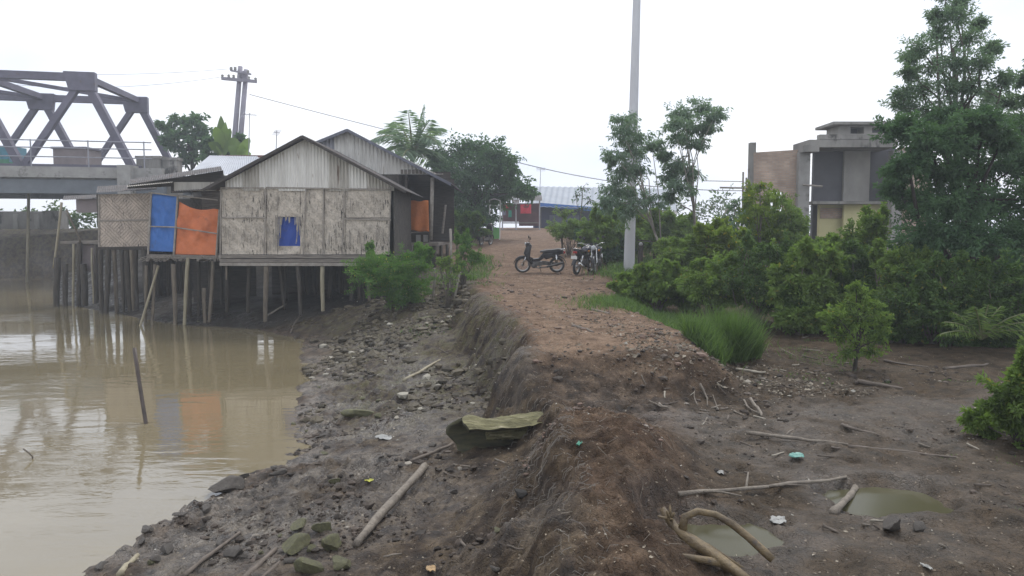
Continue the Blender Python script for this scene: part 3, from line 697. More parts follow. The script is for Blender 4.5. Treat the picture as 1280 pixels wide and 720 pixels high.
# ================================================================ main stilt house: woven gable front
def build_gable_house():
    Y = 24.0; q = px_plane(Y)
    rt = thing('stilt_house', P(383, 405, Y), 'stilt house with patched woven bamboo front and pale corrugated gable', 'house')
    xl, xr = q(276, 0).x, q(490, 0).x; zf = q(0, 322).z; zw = q(0, 235).z; pk = q(382, 173)
    zl, zr = q(0, 227).z, q(0, 232).z
    def top(x):
        return zl+(pk.z-.03-zl)*(x-xl)/(pk.x-xl) if x < pk.x else pk.z-.03+(zr-pk.z)*(x-pk.x)/(xr-pk.x)
    # gable sheets, each a zinc sheet of its own
    ed = [277, 300, 318, 345, 378, 409, 432, 457, 489]; ms = [M_zinc, M_zincd, M_zinc, M_zinc, M_zinc, M_zincd, M_zinc, M_zincd]
    ms[4] = M_zinc
    for k in range(8):
        xa, xb = q(ed[k], 0).x-.03, q(ed[k+1], 0).x+.03
        part('gable_sheet', gable_sheet(xa, xb, zw-.05, lambda x: max(top(x), zw-.03), Y-.03-.012*(k % 2), .10, .013, (-.04 if k % 2 else .02)), ms[k], rt)
    # woven panels; an opening is left for the window
    z2 = q(0, 318).z; rnd = random.Random(1)
    def panel(x0, x1, y0, y1, dy=0):
        t = MB(); t.grid(lambda u, v: q(x0+(x1-x0)*u, y0+(y1-y0)*v)+Vector((0, dy-.02*math.sin(3*u+5*v+x0), 0)), 8, 8, .02, (0, 1, 0)); part('woven_panel', t, M_weave, rt)
    panel(277, 333, 236, 272); panel(277, 333, 272.6, 318); panel(333.5, 347, 234, 318); panel(347.4, 375, 234, 271); panel(347.4, 375, 307.5, 318); panel(375.4, 405, 234, 318); panel(405.5, 432, 235, 318); panel(432.5, 488, 236, 272); panel(432.5, 487, 273, 318)
    for (x0, y0, x1, y1) in ((333, 235, 331, 318), (383, 235, 380, 318), (405, 235, 404, 318), (431, 236, 428, 318), (489, 234, 486, 319), (277, 234, 276, 326)):
        t = MB(); t.bar(q(x0, y0)-Vector((0, .06, 0)), q(x1, y1)-Vector((0, .06, 0)), .034, .025, (0, 1, 0)); part('upright_batten', t, M_batten, rt)
    for (x0, y0, x1, y1) in ((277, 272, 333, 272), (430, 273.5, 489, 275), (277, 235, 330, 235), (333, 234.5, 489, 237)):
        t = MB(); t.bar(q(x0, y0)-Vector((0, .05, 0)), q(x1, y1)-Vector((0, .05, 0)), .03, .045); part('cross_batten', t, M_batten, rt)
    # blue sheet hung behind the window hole with torn strips around it
    t = MB(); t.grid(lambda u, v: q(345+32*u, 270+40*v)+Vector((0, .07+.015*math.sin(14*u+5*v), 0)), 14, 14, .004, (0, 1, 0)); part('window_sheet', t, M_blue2, rt, smooth=True)
    t = MB()
    for k in range(30):
        px = rnd.uniform(344, 379); y0 = rnd.uniform(268, 272); L = rnd.uniform(2, 14)*(2.0 if px < 353 or px > 371 else .8)
        t.bar(q(px, y0)-Vector((0, .045, 0)), q(px+rnd.uniform(-1, 1), y0+L)-Vector((0, .05, 0)), .02, .008, (0, 1, 0))
    for k in range(16):
        px = rnd.choice((rnd.uniform(344, 351), rnd.uniform(371, 379))); y0 = rnd.uniform(280, 300); t.bar(q(px, y0)-Vector((0, .045, 0)), q(px+rnd.uniform(-.7, .7), y0+rnd.uniform(5, 14))-Vector((0, .05, 0)), .022, .008, (0, 1, 0))
    part('torn_strips', t, M_batten, rt)
    t = MB()
    for k in range(150):
        px = rnd.uniform(278, 487); y0 = rnd.choice((rnd.uniform(240, 262), rnd.uniform(276, 300), rnd.uniform(285, 304)))
        if 343 < px < 379 and 264 < y0 < 312: continue
        t.bar(q(px, y0)-Vector((0, .035, 0)), q(px+rnd.uniform(-.5, .5), y0+rnd.uniform(4, 13))-Vector((0, .05, 0)), .016, .006, (0, 1, 0))
    part('loose_strips', t, M_batten, rt)['kind'] = 'stuff'
    # planks of the floor edge
    for k, (y, dz) in enumerate(((320, 0), (325, 0), (329.5, 0))):
        t = MB(); x1 = (462, 470, 488)[k]; t.bar(q(276 if k else 274, y+.5)-Vector((0, .05+.02*k, 0)), q(x1, y+1)-Vector((0, .05+.02*k, 0)), .04, .10); part('floor_plank', t, M_plank if k < 2 else M_batten, rt)
    t = MB(); t.box(((xl+xr)/2, Y+1.95, zf-.09), (xr-xl-.02, 3.9, .12)); part('floor', t, M_plankd, rt)
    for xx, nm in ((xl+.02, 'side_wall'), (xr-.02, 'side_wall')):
        t = MB(); t.box((xx, Y+2.0, (zf+zw)/2+.02), (.035, 3.9, zw-zf+.02)); part(nm, t, M_weave3 if xx > -5 else M_weave, rt)  # right wall's shadow is put into its darker weave
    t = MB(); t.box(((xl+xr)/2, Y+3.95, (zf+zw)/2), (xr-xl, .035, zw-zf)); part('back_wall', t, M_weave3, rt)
    t = MB(); t.box(((xl+xr)/2, Y+3.9, zf-.95), (xr-xl-.3, .04, 1.6)); part('underfloor_shade', t, M_plankd, rt)  # dark sheet added behind the stilts as painted under-house shade
    t = MB(); t.poly([(xl, Y+3.95, zw), (xr, Y+3.95, zw), (xr, Y+3.95, zr-.03), (pk.x, Y+3.95, pk.z-.05), (xl, Y+3.95, zl-.03)], .03); part('back_gable', t, M_plankd, rt)
    # two roof slopes with a thin overhang
    ov = .38
    def edge(x, dz=0): return top(x)+dz
    eL = Vector((q(262, 0).x-.15, 0, 0)); sl_ = (pk.z-zl)/(pk.x-xl); sr = (zr-pk.z)/(xr-pk.x)
    L = (xl-.55, zl-.55*sl_+.05); K = (pk.x, pk.z+.05); Rr = (xr+.42, zr+.42*sr+.05)
    t = MB(); corr(t, (L[0], Y-ov, L[1]), (L[0], Y+4.2, L[1]), (K[0], Y+4.2, K[1]), (K[0], Y-ov, K[1]), .09, .011); part('roof_slope', t, M_roofd, rt)
    t = MB(); corr(t, (K[0], Y-ov, K[1]), (K[0], Y+4.2, K[1]), (Rr[0], Y+4.2, Rr[1]), (Rr[0], Y-ov, Rr[1]), .09, .011); part('roof_slope', t, M_roofd, rt)
    t = MB(); t.bar((L[0], Y-ov-.03, L[1]-.045), (K[0], Y-ov-.03, K[1]-.045), .035, .085); t.bar((K[0], Y-ov-.034, K[1]-.045), (Rr[0], Y-ov-.034, Rr[1]-.045), .035, .085); part('barge_board', t, M_plankd, rt)
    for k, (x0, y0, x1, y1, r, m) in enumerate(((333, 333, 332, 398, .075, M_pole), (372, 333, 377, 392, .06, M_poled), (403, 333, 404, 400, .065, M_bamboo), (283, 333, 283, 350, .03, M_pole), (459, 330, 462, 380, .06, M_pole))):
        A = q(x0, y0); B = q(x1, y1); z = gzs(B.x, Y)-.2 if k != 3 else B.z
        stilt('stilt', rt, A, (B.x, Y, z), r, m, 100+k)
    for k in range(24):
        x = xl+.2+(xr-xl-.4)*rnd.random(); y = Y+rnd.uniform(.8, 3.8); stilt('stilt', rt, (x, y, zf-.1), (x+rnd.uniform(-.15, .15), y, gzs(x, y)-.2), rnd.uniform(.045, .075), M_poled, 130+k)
    t = MB()
    for k in range(7):
        x = xl+.3+(xr-xl-.6)*k/6; t.bar((x, Y+.06, zf-.2), (x, Y+3.8, zf-.2), .08, .1)
    part('joists', t, M_plankd, rt)
build_gable_house()

# ================================================================ house behind with the porch
def build_porch_house():
    Y = 28.3; q = px_plane(Y)
    rt = thing('porch_house', P(440, 350, Y), 'taller corrugated gable house with a dark open porch behind the woven one', 'house')
    pk = q(433, 163); xl = q(330, 0).x; xr = q(538, 0).x; ze = q(0, 218).z; zf = q(0, 303).z
    def top(x):
        return pk.z-.03-(pk.x-x)*.40 if x < pk.x else pk.z-.03-(x-pk.x)*((pk.z-q(0, 213).z)/(xr-pk.x))
    ed = [398, 416, 440, 466, 500, 538, 552]; ms = [M_zincb, M_zinc, M_zinc, M_zinc, M_zinc, M_zincd]
    t = MB(); t.poly([(xl, Y+6.15, ze), (q(556, 0).x, Y+6.15, ze), (pk.x, Y+6.15, pk.z-.08), ], .03); part('back_gable', t, M_plankd, rt)
    t = MB(); t.box((q(541, 0).x, Y+.01, ze-.06), (1.2, .04, .3)); part('porch_beam', t, M_plankd, rt)
    for k in range(6):
        xa, xb = q(ed[k], 0).x-.02, q(ed[k+1], 0).x+.02
        part('gable_sheet', gable_sheet(xa, xb, ze, lambda x: max(top(x), ze+.02), Y-.03-.012*(k % 2), .14, .018), ms[k], rt)
    t = MB(); t.box((q(514, 0).x, Y-.02, q(0, 214).z-.02), (1.0, .05, .16)); part('lintel', t, M_plank, rt)
    # walls: the porch opening lies right of the front house
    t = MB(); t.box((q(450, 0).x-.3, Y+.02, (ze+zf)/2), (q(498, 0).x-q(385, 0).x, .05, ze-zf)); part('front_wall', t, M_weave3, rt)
    t = MB(); c = q(498, 0).x; t.box((c, Y+1.2, (ze+zf)/2), (.05, 2.3, ze-zf)); part('porch_side', t, M_plankd, rt)
    t = MB(); t.box((q(520, 0).x, Y+2.4, (ze+zf)/2), (2.3, .05, ze-zf)); part('porch_back_wall', t, M_plankd, rt)
    t = MB(); t.box(((q(400, 0).x+q(545, 0).x)/2, Y+3, zf-.06), (q(548, 0).x-q(400, 0).x, 6.3, .12)); part('floor', t, M_plank, rt)
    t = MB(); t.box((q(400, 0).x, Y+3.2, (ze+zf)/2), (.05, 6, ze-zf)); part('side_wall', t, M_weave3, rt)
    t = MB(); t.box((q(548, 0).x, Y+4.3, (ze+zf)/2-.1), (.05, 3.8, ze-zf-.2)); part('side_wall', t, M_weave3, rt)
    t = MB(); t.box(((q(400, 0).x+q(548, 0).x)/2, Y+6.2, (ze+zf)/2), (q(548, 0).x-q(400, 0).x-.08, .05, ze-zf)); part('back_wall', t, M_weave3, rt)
    e0, e1 = P(434, 161, Y-.4), P(564, 229, Y-.4)
    t = MB(); corr(t, e0, e0+Vector((0, 7, 0)), e1+Vector((0, 7, 0)), e1, .1, .012); part('roof_slope', t, M_roofd, rt)
    e2 = e0+Vector((-3.4, 0, -1.36))
    t = MB(); corr(t, e2, e2+Vector((0, 7, 0)), e0+Vector((0, 7, 0)), e0, .1, .012); part('roof_slope', t, M_roofd, rt)
    t = MB(); t.bar(e0-Vector((0, .03, .05)), e1-Vector((0, .03, .05)), .04, .1); t.bar(e2-Vector((0, .035, .05)), e0-Vector((0, .035, .05)), .04, .1); part('barge_board', t, mat('blue_grey_board', (.16, .165, .20), None, 3, .7, .2), rt)
    for (x0, y0, x1, y1, r) in ((540.5, 222, 538.5, 300, .07), (508, 218, 507, 302, .05)):
        t = MB(); t.tube([P(x0, y0, Y-.1), P(x1, y1, Y-.1)], r, 8); part('porch_post', t, M_batten if x0 > 520 else M_plankd, rt, smooth=True)
    t = MB(); t.tube([P(510, 291, Y-.15), P(538, 289, Y-.15)], .03, 6); part('porch_rail', t, M_batten, rt)
    t = MB(); t.tube([P(557, 256, Y), P(553, 292, Y)], .045, 6); part('leaning_post', t, M_plank, rt)
    rnd = random.Random(5)
    for k in range(9):
        x = q(505+6*k, 0).x; y = Y+rnd.uniform(0, 1.5); stilt('stilt', rt, (x, y, zf-.1), (x, y, gzs(x, y)-.2), .06, M_poled, 160+k)
build_porch_house()
q = px_plane(28.05)
t = MB(); t.grid(lambda u, v: q(512+(23.5+1*v)*u, 251+(37+2*u)*v)+Vector((0, .04*math.sin(10*u+2*v)*v, .02*math.sin(9*u))), 20, 20, .004, (0, 1, 0))
solo('hanging_cloth', t, M_orange2, 'orange cloth hung to dry in the dark porch', 'cloth', smooth=True)
r_ = thing('storage_crate', q(524, 303), 'small dark crate with two pale panes on the porch floor', 'crate')
a, b = q(513, 292), q(535, 304)
t = MB(); t.box(((a.x+b.x)/2, 28.5, (a.z+b.z)/2), (b.x-a.x, .4, a.z-b.z)); part('crate_body', t, M_plankd, r_)
for x0 in (516, 525.5):
    t = MB(); t.box((q(x0+3.2, 0).x, 28.29, (a.z+b.z)/2), (.17, .02, .26)); part('pane', t, M_conc, r_)

# low zinc roof of a shed behind
t = MB(); corr(t, P(234, 218, 33), P(330, 218, 33), P(322, 195.5, 36.5), P(262, 194.5, 36.5), .11, .014)
zs = thing('zinc_roofed_shed', P(280, 300, 34), 'shed with a pale zinc roof showing left behind the gable', 'shed'); part('roof', t, M_roofl, zs)
a, b = P(240, 219, 33.2), P(325, 219, 33.2); t = MB(); t.box(((a.x+b.x)/2, 34.9, a.z-1.3), (b.x-a.x, 3.2, 2.6)); part('wall', t, M_weave3, zs)
t = MB(); t.box((P(300, 0, 36.6).x, 36.7, P(0, 195, 36.5).z), (2.4, .15, .1)); part('ridge_cap', t, mat('rusty_ridge', (.22, .10, .08), None, 4, .8, .2), zs)

# ================================================================ long house and stall at the end of the path
def build_long_house():
    Y = 62; q = px_plane(Y)
    rt = thing('long_house', P(740, 283, Y), 'long low house with a light grey roof and dark blue front behind the motorbikes', 'house')
    t = MB(); corr(t, P(655, 258, 61), P(846, 263, 61), P(842, 236, 67), P(662, 233, 67), .5, .03); part('roof', t, M_asb, rt)
    zb = gz(7, 62)-.3
    a, b = q(668, 258), q(840, 262)
    t = MB(); t.box(((a.x+b.x)/2, 64, (a.z+zb)/2), (b.x-a.x, 3.4, a.z-zb)); part('wall', t, mat('navy_wall', (.018, .024, .085), (.012, .015, .05), 1, .8, .1), rt)
    t = MB(); t.bar(P(675, 256, 61.2), P(756, 262.5, 61.2), .15, .32); part('tarpaulin_edge', t, M_blue, rt)
    t = MB(); t.bar(P(756, 262.5, 61.2), P(846, 266, 61.2), .12, .2); part('eaves_board', t, M_white, rt)
    for px in (676, 706, 742, 800, 826):
        t = MB(); c = P(px, 262, 61.3); t.tube([c, (c.x, c.y, zb)], .06, 6); part('porch_post', t, M_white if px > 760 else M_plankd, rt)
    t = MB(); c = P(812, 0, 62.2); t.box((c.x, 62.2, P(0, 277, 62).z), (1.6, .06, .9)); part('wall_panel', t, M_white, rt)
    t = MB(); t.box((P(707, 0, 62).x, 62.2, P(0, 275, 62).z), (2.4, .06, .8)); part('wall_panel', t, mat('slate_blue', (.09, .11, .18), None, 2, .7, .1), rt)
build_long_house()
def build_stall():
    Y = 56; q = px_plane(Y)
    rt = thing('road_stall', P(655, 284, Y), 'dark red wooden stall with white posts at the path end', 'stall')
    zb = gz(1, Y)-.05
    M_red = mat('maroon_board', (.14, .055, .06), (.08, .035, .04), 2, .8, .2); M_sil = mat('grey_pole_paint', (.42, .42, .44), None, 2, .5, .1)
    a, b = q(627, 254), q(675, 283)
    t = MB(); t.box(((a.x+b.x)/2, Y+1.6, (a.z+zb)/2+.35), (b.x-a.x, .08, a.z-zb-.6)); part('back_wall', t, M_red, rt)
    t = MB(); t.box((q(662, 0).x, Y+.4, q(0, 275).z), (q(675, 0).x-q(649, 0).x, .06, .85)); part('counter_front', t, M_red, rt)
    t = MB(); t.box((q(651, 0).x, Y+.7, q(0, 278.5).z), (q(674, 0).x-q(628, 0).x, 1.0, .07)); part('counter_top', t, M_plank, rt)
    t = MB(); corr(t, P(622, 250, Y-.4), P(678, 251, Y-.4), P(677, 244, Y+2.4), P(624, 243, Y+2.4), .12); part('roof', t, M_roofd, rt)
    for px in (628, 645, 674.5):
        t = MB(); c = q(px, 250); t.tube([c, (c.x, c.y, zb)], .05, 7); part('post', t, M_sil, rt)
build_stall()
q = px_plane(55.8)
def banner(px0, px1, py0, py1, m, label, cat='cloth', name='hanging_cloth', Y=55.8):
    t = MB(); t.grid(lambda u, v: P(px0+(px1-px0)*u, py0+(py1-py0)*v, Y)+Vector((0, .05*math.sin(12*u+3*v), 0)), 12, 8, .004, (0, 1, 0)); return solo(name, t, m, label, cat, smooth=True)
M_redc = cloth('red_cloth', (.62, .03, .06))
banner(650.5, 664, 255.5, 267, M_redc, 'square red cloth with black marks hanging at the right of the stall')
t = MB()
for (x, y, w_, h_) in ((655.2, 257.8, .16, .05), (656.8, 257, .05, .16), (659, 258, .16, .05), (660.6, 257.2, .05, .16), (657.5, 259.4, .34, .04)):
    c = P(x, y, 55.66); t.box(c, (w_, .01, h_))
o = bpy.data.objects.get('hanging_cloth.001'); part('black_mark', t, M_black, o)
banner(632, 636.5, 253.5, 260, M_redc, 'small red cloth hanging at the left of the stall')
banner(635.5, 639.5, 263, 271.5, cloth('green_cloth', (.03, .32, .22)), 'green cloth hanging under the small red one in the stall')
banner(640, 649, 248, 255, cloth('white_cloth', (.70, .70, .74)), 'white cloth under the stall eaves beside the middle post')
banner(628.5, 632, 262, 269, cloth('grey_cloth', (.25, .26, .33)), 'grey cloth hanging at the left post of the stall')
# metal arch gate with a green board
Y = 42.5; rt = thing('gate_frame', P(618, 301, Y), 'thin white metal gate frame beside the path', 'gate')
for (x0, y0, x1, y1) in ((612, 250, 612, 268), (625.5, 251, 624.5, 300), (612, 250, 618, 248.5), (618, 248.5, 625.5, 251), (612, 257, 625, 257)):
    t = MB(); t.tube([P(x0, y0, Y), P(x1, y1, Y)], .035, 6); part('frame_tube', t, M_white, rt)
t = MB(); t.poly([P(614, 286, Y), P(616, 284, Y), P(624, 284.5, Y), P(624, 298, Y), P(617, 299, Y), P(612, 294, Y)], .05); solo('green_board', t, mat('lime_green_board', (.16, .42, .12), (.12, .34, .10), 2, .6, .1), 'bright green board leaning on the gate frame', 'board')
Y = 38
t = MB(); a, b = P(591, 290, Y), P(604, 305, Y)
t.box(((a.x+b.x)/2, Y+.25, (a.z+b.z)/2), (b.x-a.x, .5, a.z-b.z)); bx = thing('cream_box', ((a.x+b.x)/2, Y, b.z), 'cream coloured box standing left of the path by the parked bike', 'box')
part('box_body', t, mat('cream_board', (.42, .36, .27), (.33, .28, .21), 3, .8, .1), bx)
t = MB(); t.box(((a.x+b.x)/2, Y+.25, a.z+.03), (b.x-a.x+.04, .54, .05)); part('lid', t, M_batten, bx)
t = MB(); c = P(594, 289, Y+.15); t.lathe((c.x, c.y, c.z-.02), [(.12, 0), (.14, .1), (.11, .2), (.05, .3), (.03, .33)], n=10); solo('white_jug', t, M_white, 'white plastic jug on the cream box', 'jug', smooth=True)

# ================================================================ unfinished two-storey building at the right
def brick_mat():
    m, nt, b, o = nodes_of('red_brick'); t = N(nt, 'ShaderNodeTexCoord'); mp = N(nt, 'ShaderNodeMapping'); mp.inputs['Rotation'].default_value = (R(90), 0, 0)
    nt.links.new(t.outputs['Object'], mp.inputs[0])
    br = N(nt, 'ShaderNodeTexBrick', Scale=1.0); br.inputs['Brick Width'].default_value = .22; br.inputs['Row Height'].default_value = .075; br.inputs['Mortar Size'].default_value = .01
    br.inputs['Color1'].default_value = (.50, .37, .28, 1); br.inputs['Color2'].default_value = (.40, .28, .21, 1); br.inputs['Mortar'].default_value = (.36, .32, .28, 1)
    nt.links.new(mp.outputs[0], br.inputs['Vector'])
    n = N(nt, 'ShaderNodeTexNoise', Scale=1.3, Detail=6); nt.links.new(t.outputs['Object'], n.inputs['Vector'])
    nt.links.new(mixc(nt, .8, br.outputs['Color'], ramp(nt, n.outputs['Fac'], [(.3, (.55, .55, .55)), (.7, (1.2, 1.2, 1.2))]), 'MULTIPLY'), b.inputs['Base Color']); b.inputs['Roughness'].default_value = .9
    return m
M_brick = brick_mat()
M_yel = mat('yellow_plaster', (.62, .58, .32), (.52, .48, .26), 1.2, .85, .2, spots=((.20, .17, .11), .8, .60))
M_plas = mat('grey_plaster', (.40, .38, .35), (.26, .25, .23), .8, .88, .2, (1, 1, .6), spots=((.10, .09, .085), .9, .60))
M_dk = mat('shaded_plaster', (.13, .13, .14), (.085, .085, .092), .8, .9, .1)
def build_shell():
    Y = 30; q = px_plane(Y)
    rt = thing('unfinished_building', P(1060, 330, Y), 'unfinished two-storey concrete and brick building behind the bushes', 'building')
    def blk(name, x0, x1, y0, y1, Ya, dep, m, **k):
        a, b = P(x0, y0, Ya), P(x1, y1, Ya)
        t = MB(); t.box(((a.x+b.x)/2, Ya+dep/2, (a.z+b.z)/2), (b.x-a.x, dep, a.z-b.z)); return part(name, t, m, rt, **k)
    # brick bay with a slightly rising top
    a, b, c, d = P(941, 191, Y), P(1004, 187, Y), P(1004, 345, Y), P(941, 345, Y)
    hole = [P(962, 240, Y), P(978, 240, Y), P(978, 264, Y), P(962, 264, Y)]
    t = MB()
    for pl in ([a, P(962, 189.6, Y), P(962, 345, Y), d], [P(962, 189.6, Y), P(978, 188.6, Y), hole[1], hole[0]], [hole[3], hole[2], P(978, 345, Y), P(962, 345, Y)], [P(978, 188.6, Y), b, c, P(978, 345, Y)]): t.poly(pl, .22)
    part('brick_wall', t, M_brick, rt)
    blk('corner_column', 938.5, 941.5, 178, 345, Y-.1, .3, M_concd)
    blk('column', 999, 1009, 190, 345, Y-.35, .32, M_conc)
    blk('column', 1117, 1124.5, 188, 345, Y-.5, .4, M_conc)
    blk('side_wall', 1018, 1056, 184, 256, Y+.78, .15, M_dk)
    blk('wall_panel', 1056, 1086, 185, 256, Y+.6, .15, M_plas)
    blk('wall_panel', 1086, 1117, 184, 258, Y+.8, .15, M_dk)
    blk('lower_wall', 1024, 1054, 255, 345, Y+.55, .15, M_yel)
    blk('lower_wall', 1055, 1117, 254, 345, Y+.2, .15, M_yel)
    blk('first_floor_slab', 1016, 1118, 251.5, 255, Y-.2, 1.1, M_concd)
    blk('stained_patch', 1026, 1053, 260, 273, Y+.5, .05, M_brick)
    # roof slab in two levels
    blk('roof_slab', 1012, 1122, 174.5, 184, Y-.75, 1.7, M_concd)
    blk('slab_lip', 1006, 1024, 181.5, 189.5, Y-.8, .7, M_concd)
    blk('parapet', 1025, 1112, 168, 174, Y-.6, .3, M_concd)
    blk('penthouse_wall', 1049, 1063, 155.5, 172, Y+.3, 1.2, M_plas)
    blk('penthouse_wall', 1063, 1080, 155.5, 159, Y+.3, 1.2, M_plas); blk('penthouse_wall', 1063, 1080, 167, 172, Y+.3, 1.2, M_plas)
    blk('penthouse_wall', 1080, 1090, 155.5, 172, Y+.3, 1.2, M_plas); blk('penthouse_wall', 1090, 1108, 166, 172, Y+.3, 1.2, M_plas); blk('penthouse_wall', 1090, 1108, 155.5, 159.5, Y+.3, 1.2, M_plas)
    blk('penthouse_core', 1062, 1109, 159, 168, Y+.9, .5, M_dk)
    blk('penthouse_roof', 1042, 1114, 151.8, 155.4, Y-.1, 1.8, M_concd)
    blk('brick_bay', 1124.6, 1160, 184, 345, Y-.1, .22, M_brick)
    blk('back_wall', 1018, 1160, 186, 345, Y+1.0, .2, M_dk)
    t = MB(); t.tube([P(1003, 231, Y-.5), P(1028, 233, Y-.5)], .04, 6); part('scaffold_pole', t, M_batten, rt)
build_shell()
Y = 28; rt = thing('bamboo_scaffold', P(925, 340, Y), 'bamboo scaffold poles leaning at the left of the brick wall', 'scaffold')
for k, (x0, y0, x1, y1) in enumerate(((900, 234.5, 962, 235.5), (929, 215, 929, 340), (933, 222, 932, 340), (884, 300, 912, 258), (900, 306, 926, 262), (908, 318, 936, 250), (893, 325, 922, 280), (880, 226, 930, 227))):
    t = MB(); t.tube(pole_pts(P(x0, y0, Y+.1*k), P(x1, y1, Y+.1*k), .01, 4, k), .035 if k != 7 else .015, 6); part('scaffold_pole', t, M_batten, rt)

# ================================================================ poles, wires, antennas
t = MB(); b = Vector((*P(786, 325, 27).xy, gz(P(786, 325, 27).x, 27)-.3)); tp = P(796, 0, 27); tp = b+(tp-b)*1.12
n = 14; t.tube([b.lerp(tp, i/n) for i in range(n+1)], [.195, .125], 20)
up = solo('utility_pole', t, mat('pole_concrete', (.60, .60, .62), (.48, .48, .49), 1.3, .8, .15, (1, 1, .3), spots=((.26, .25, .24), 2, .62)), 'tall round concrete utility pole standing behind the motorbikes', 'pole', smooth=True, base=b)  # pole concrete lightened to stand for sky glare on it
M_hp = mat('pole_wood_grey', (.30, .28, .33), (.22, .21, .24), 2, .8, .2)
Y = 48; rt = thing('twin_power_pole', P(294, 250, Y), 'pair of power poles sharing one crossarm behind the left trees', 'pole')
for (x0, y0, x1, y1) in ((300.5, 83, 287, 250), (308, 87, 294, 250)):
    t = MB(); t.tube([P(x0, y0, Y), P(x1, y1, Y)], [.14, .19], 9); part('pole', t, M_hp, rt, smooth=True)
t = MB(); t.bar(P(277, 98, Y-.3), P(321, 102, Y-.3), .14, .18); part('crossarm', t, M_hp, rt)
t = MB(); t.bar(P(288, 88, Y-.3), P(314, 93, Y-.3), .1, .1); part('crossarm', t, M_hp, rt)
for (x, y) in ((278, 95.5), (286, 95.5), (292, 96), (311, 98), (319.5, 99.5), (289, 86), (294, 86), (310, 90)):
    t = MB(); c = P(x, y, Y-.3); t.lathe((c.x, c.y, c.z-.1), [(.05, 0), (.10, .05), (.06, .1), (.10, .15), (.05, .22)], n=8); part('insulator', t, M_conc, rt, smooth=True)
t = MB(); t.bar(P(303, 90, Y), P(308, 102, Y), .3, .3); part('cable_box', t, M_hp, rt)
def cable(pts, r, label, grp=None):
    t = MB(); out = []
    for (a, b, sag) in pts:
        for i in range(17):
            u = i/16; p = a.lerp(b, u); p = p-Vector((0, 0, sag*4*u*(1-u)))
            if not out or (p-out[-1]).length > .01: out.append(p)
    t.tube(out, r, 5); return solo('power_cable', t, M_hp, label, 'cable', grp)
cable([(P(312, 118, 48), P(640, 201, 43), .05), (P(640, 201, 43), P(960, 238, 40), .5)], .022, 'thin cable running from the twin power pole over the gable roofs to the right')
cable([(P(-20, 88, 50), P(288, 86, 47.7), .3)], .012, 'faint upper wire above the bridge reaching the twin power pole')
cable([(P(-20, 102, 50), P(278, 96, 47.7), .5)], .012, 'faint lower wire above the bridge reaching the twin power pole')
def antenna(px, y0, y1, Y, label, w_=7):
    rt = thing('tv_antenna', P(px, y1, Y), label, 'antenna')
    t = MB(); t.tube([P(px, y0, Y), P(px-1.2, y1, Y)], .022, 5); part('mast', t, M_rail, rt)
    t = MB(); t.tube([P(px-w_, y0+2, Y), P(px+w_, y0+3, Y)], .018, 5); part('boom', t, M_rail, rt)
    t = MB()
    for k in range(7):
        c = P(px-w_+w_*2*k/6, y0+2.5, Y); t.tube([c-Vector((0, .3, .18)), c+Vector((0, .3, .18))], .012, 4)
    part('dipole_rods', t, M_rail, rt)
antenna(312, 141, 200, 42, 'rooftop television antenna just right of the twin power pole', 9)
antenna(346, 163, 198, 38, 'short television antenna above the left roof slope of the woven gable house', 4)
antenna(676, 209, 240, 60, 'television antenna on a tall mast over the long grey roof', 5)
# ================================================================ vegetation
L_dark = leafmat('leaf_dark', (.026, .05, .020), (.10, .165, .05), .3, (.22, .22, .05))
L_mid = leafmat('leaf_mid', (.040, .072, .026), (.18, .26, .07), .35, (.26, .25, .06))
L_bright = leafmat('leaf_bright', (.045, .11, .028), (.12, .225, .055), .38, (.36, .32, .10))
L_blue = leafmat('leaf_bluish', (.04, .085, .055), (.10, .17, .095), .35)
L_fog = leafmat('leaf_sea_green', (.025, .06, .035), (.09, .16, .08), .3)
L_glare = leafmat('leaf_glare_pale', (.075, .125, .09), (.17, .24, .17), .35)  # leaves paled so the wash of sky glare sits in their colour
L_palm = leafmat('leaf_palm', (.10, .16, .12), (.24, .32, .22), .4)
L_grass = leafmat('grass_blade', (.055, .095, .03), (.135, .21, .07), .35, (.30, .25, .13))
L_yell = leafmat('leaf_yellowish', (.075, .125, .03), (.19, .25, .05), .4, (.42, .34, .05))
M_bark = mat('bark', (.16, .135, .11), (.07, .06, .05), 5, .85, .5, (3, 3, .8))
M_barkl = mat('pale_bark', (.33, .30, .26), (.20, .18, .155), 4, .85, .3, (3, 3, .6))
M_barkd = mat('dark_bark', (.06, .05, .042), (.03, .027, .024), 5, .85, .5, (3, 3, .8))

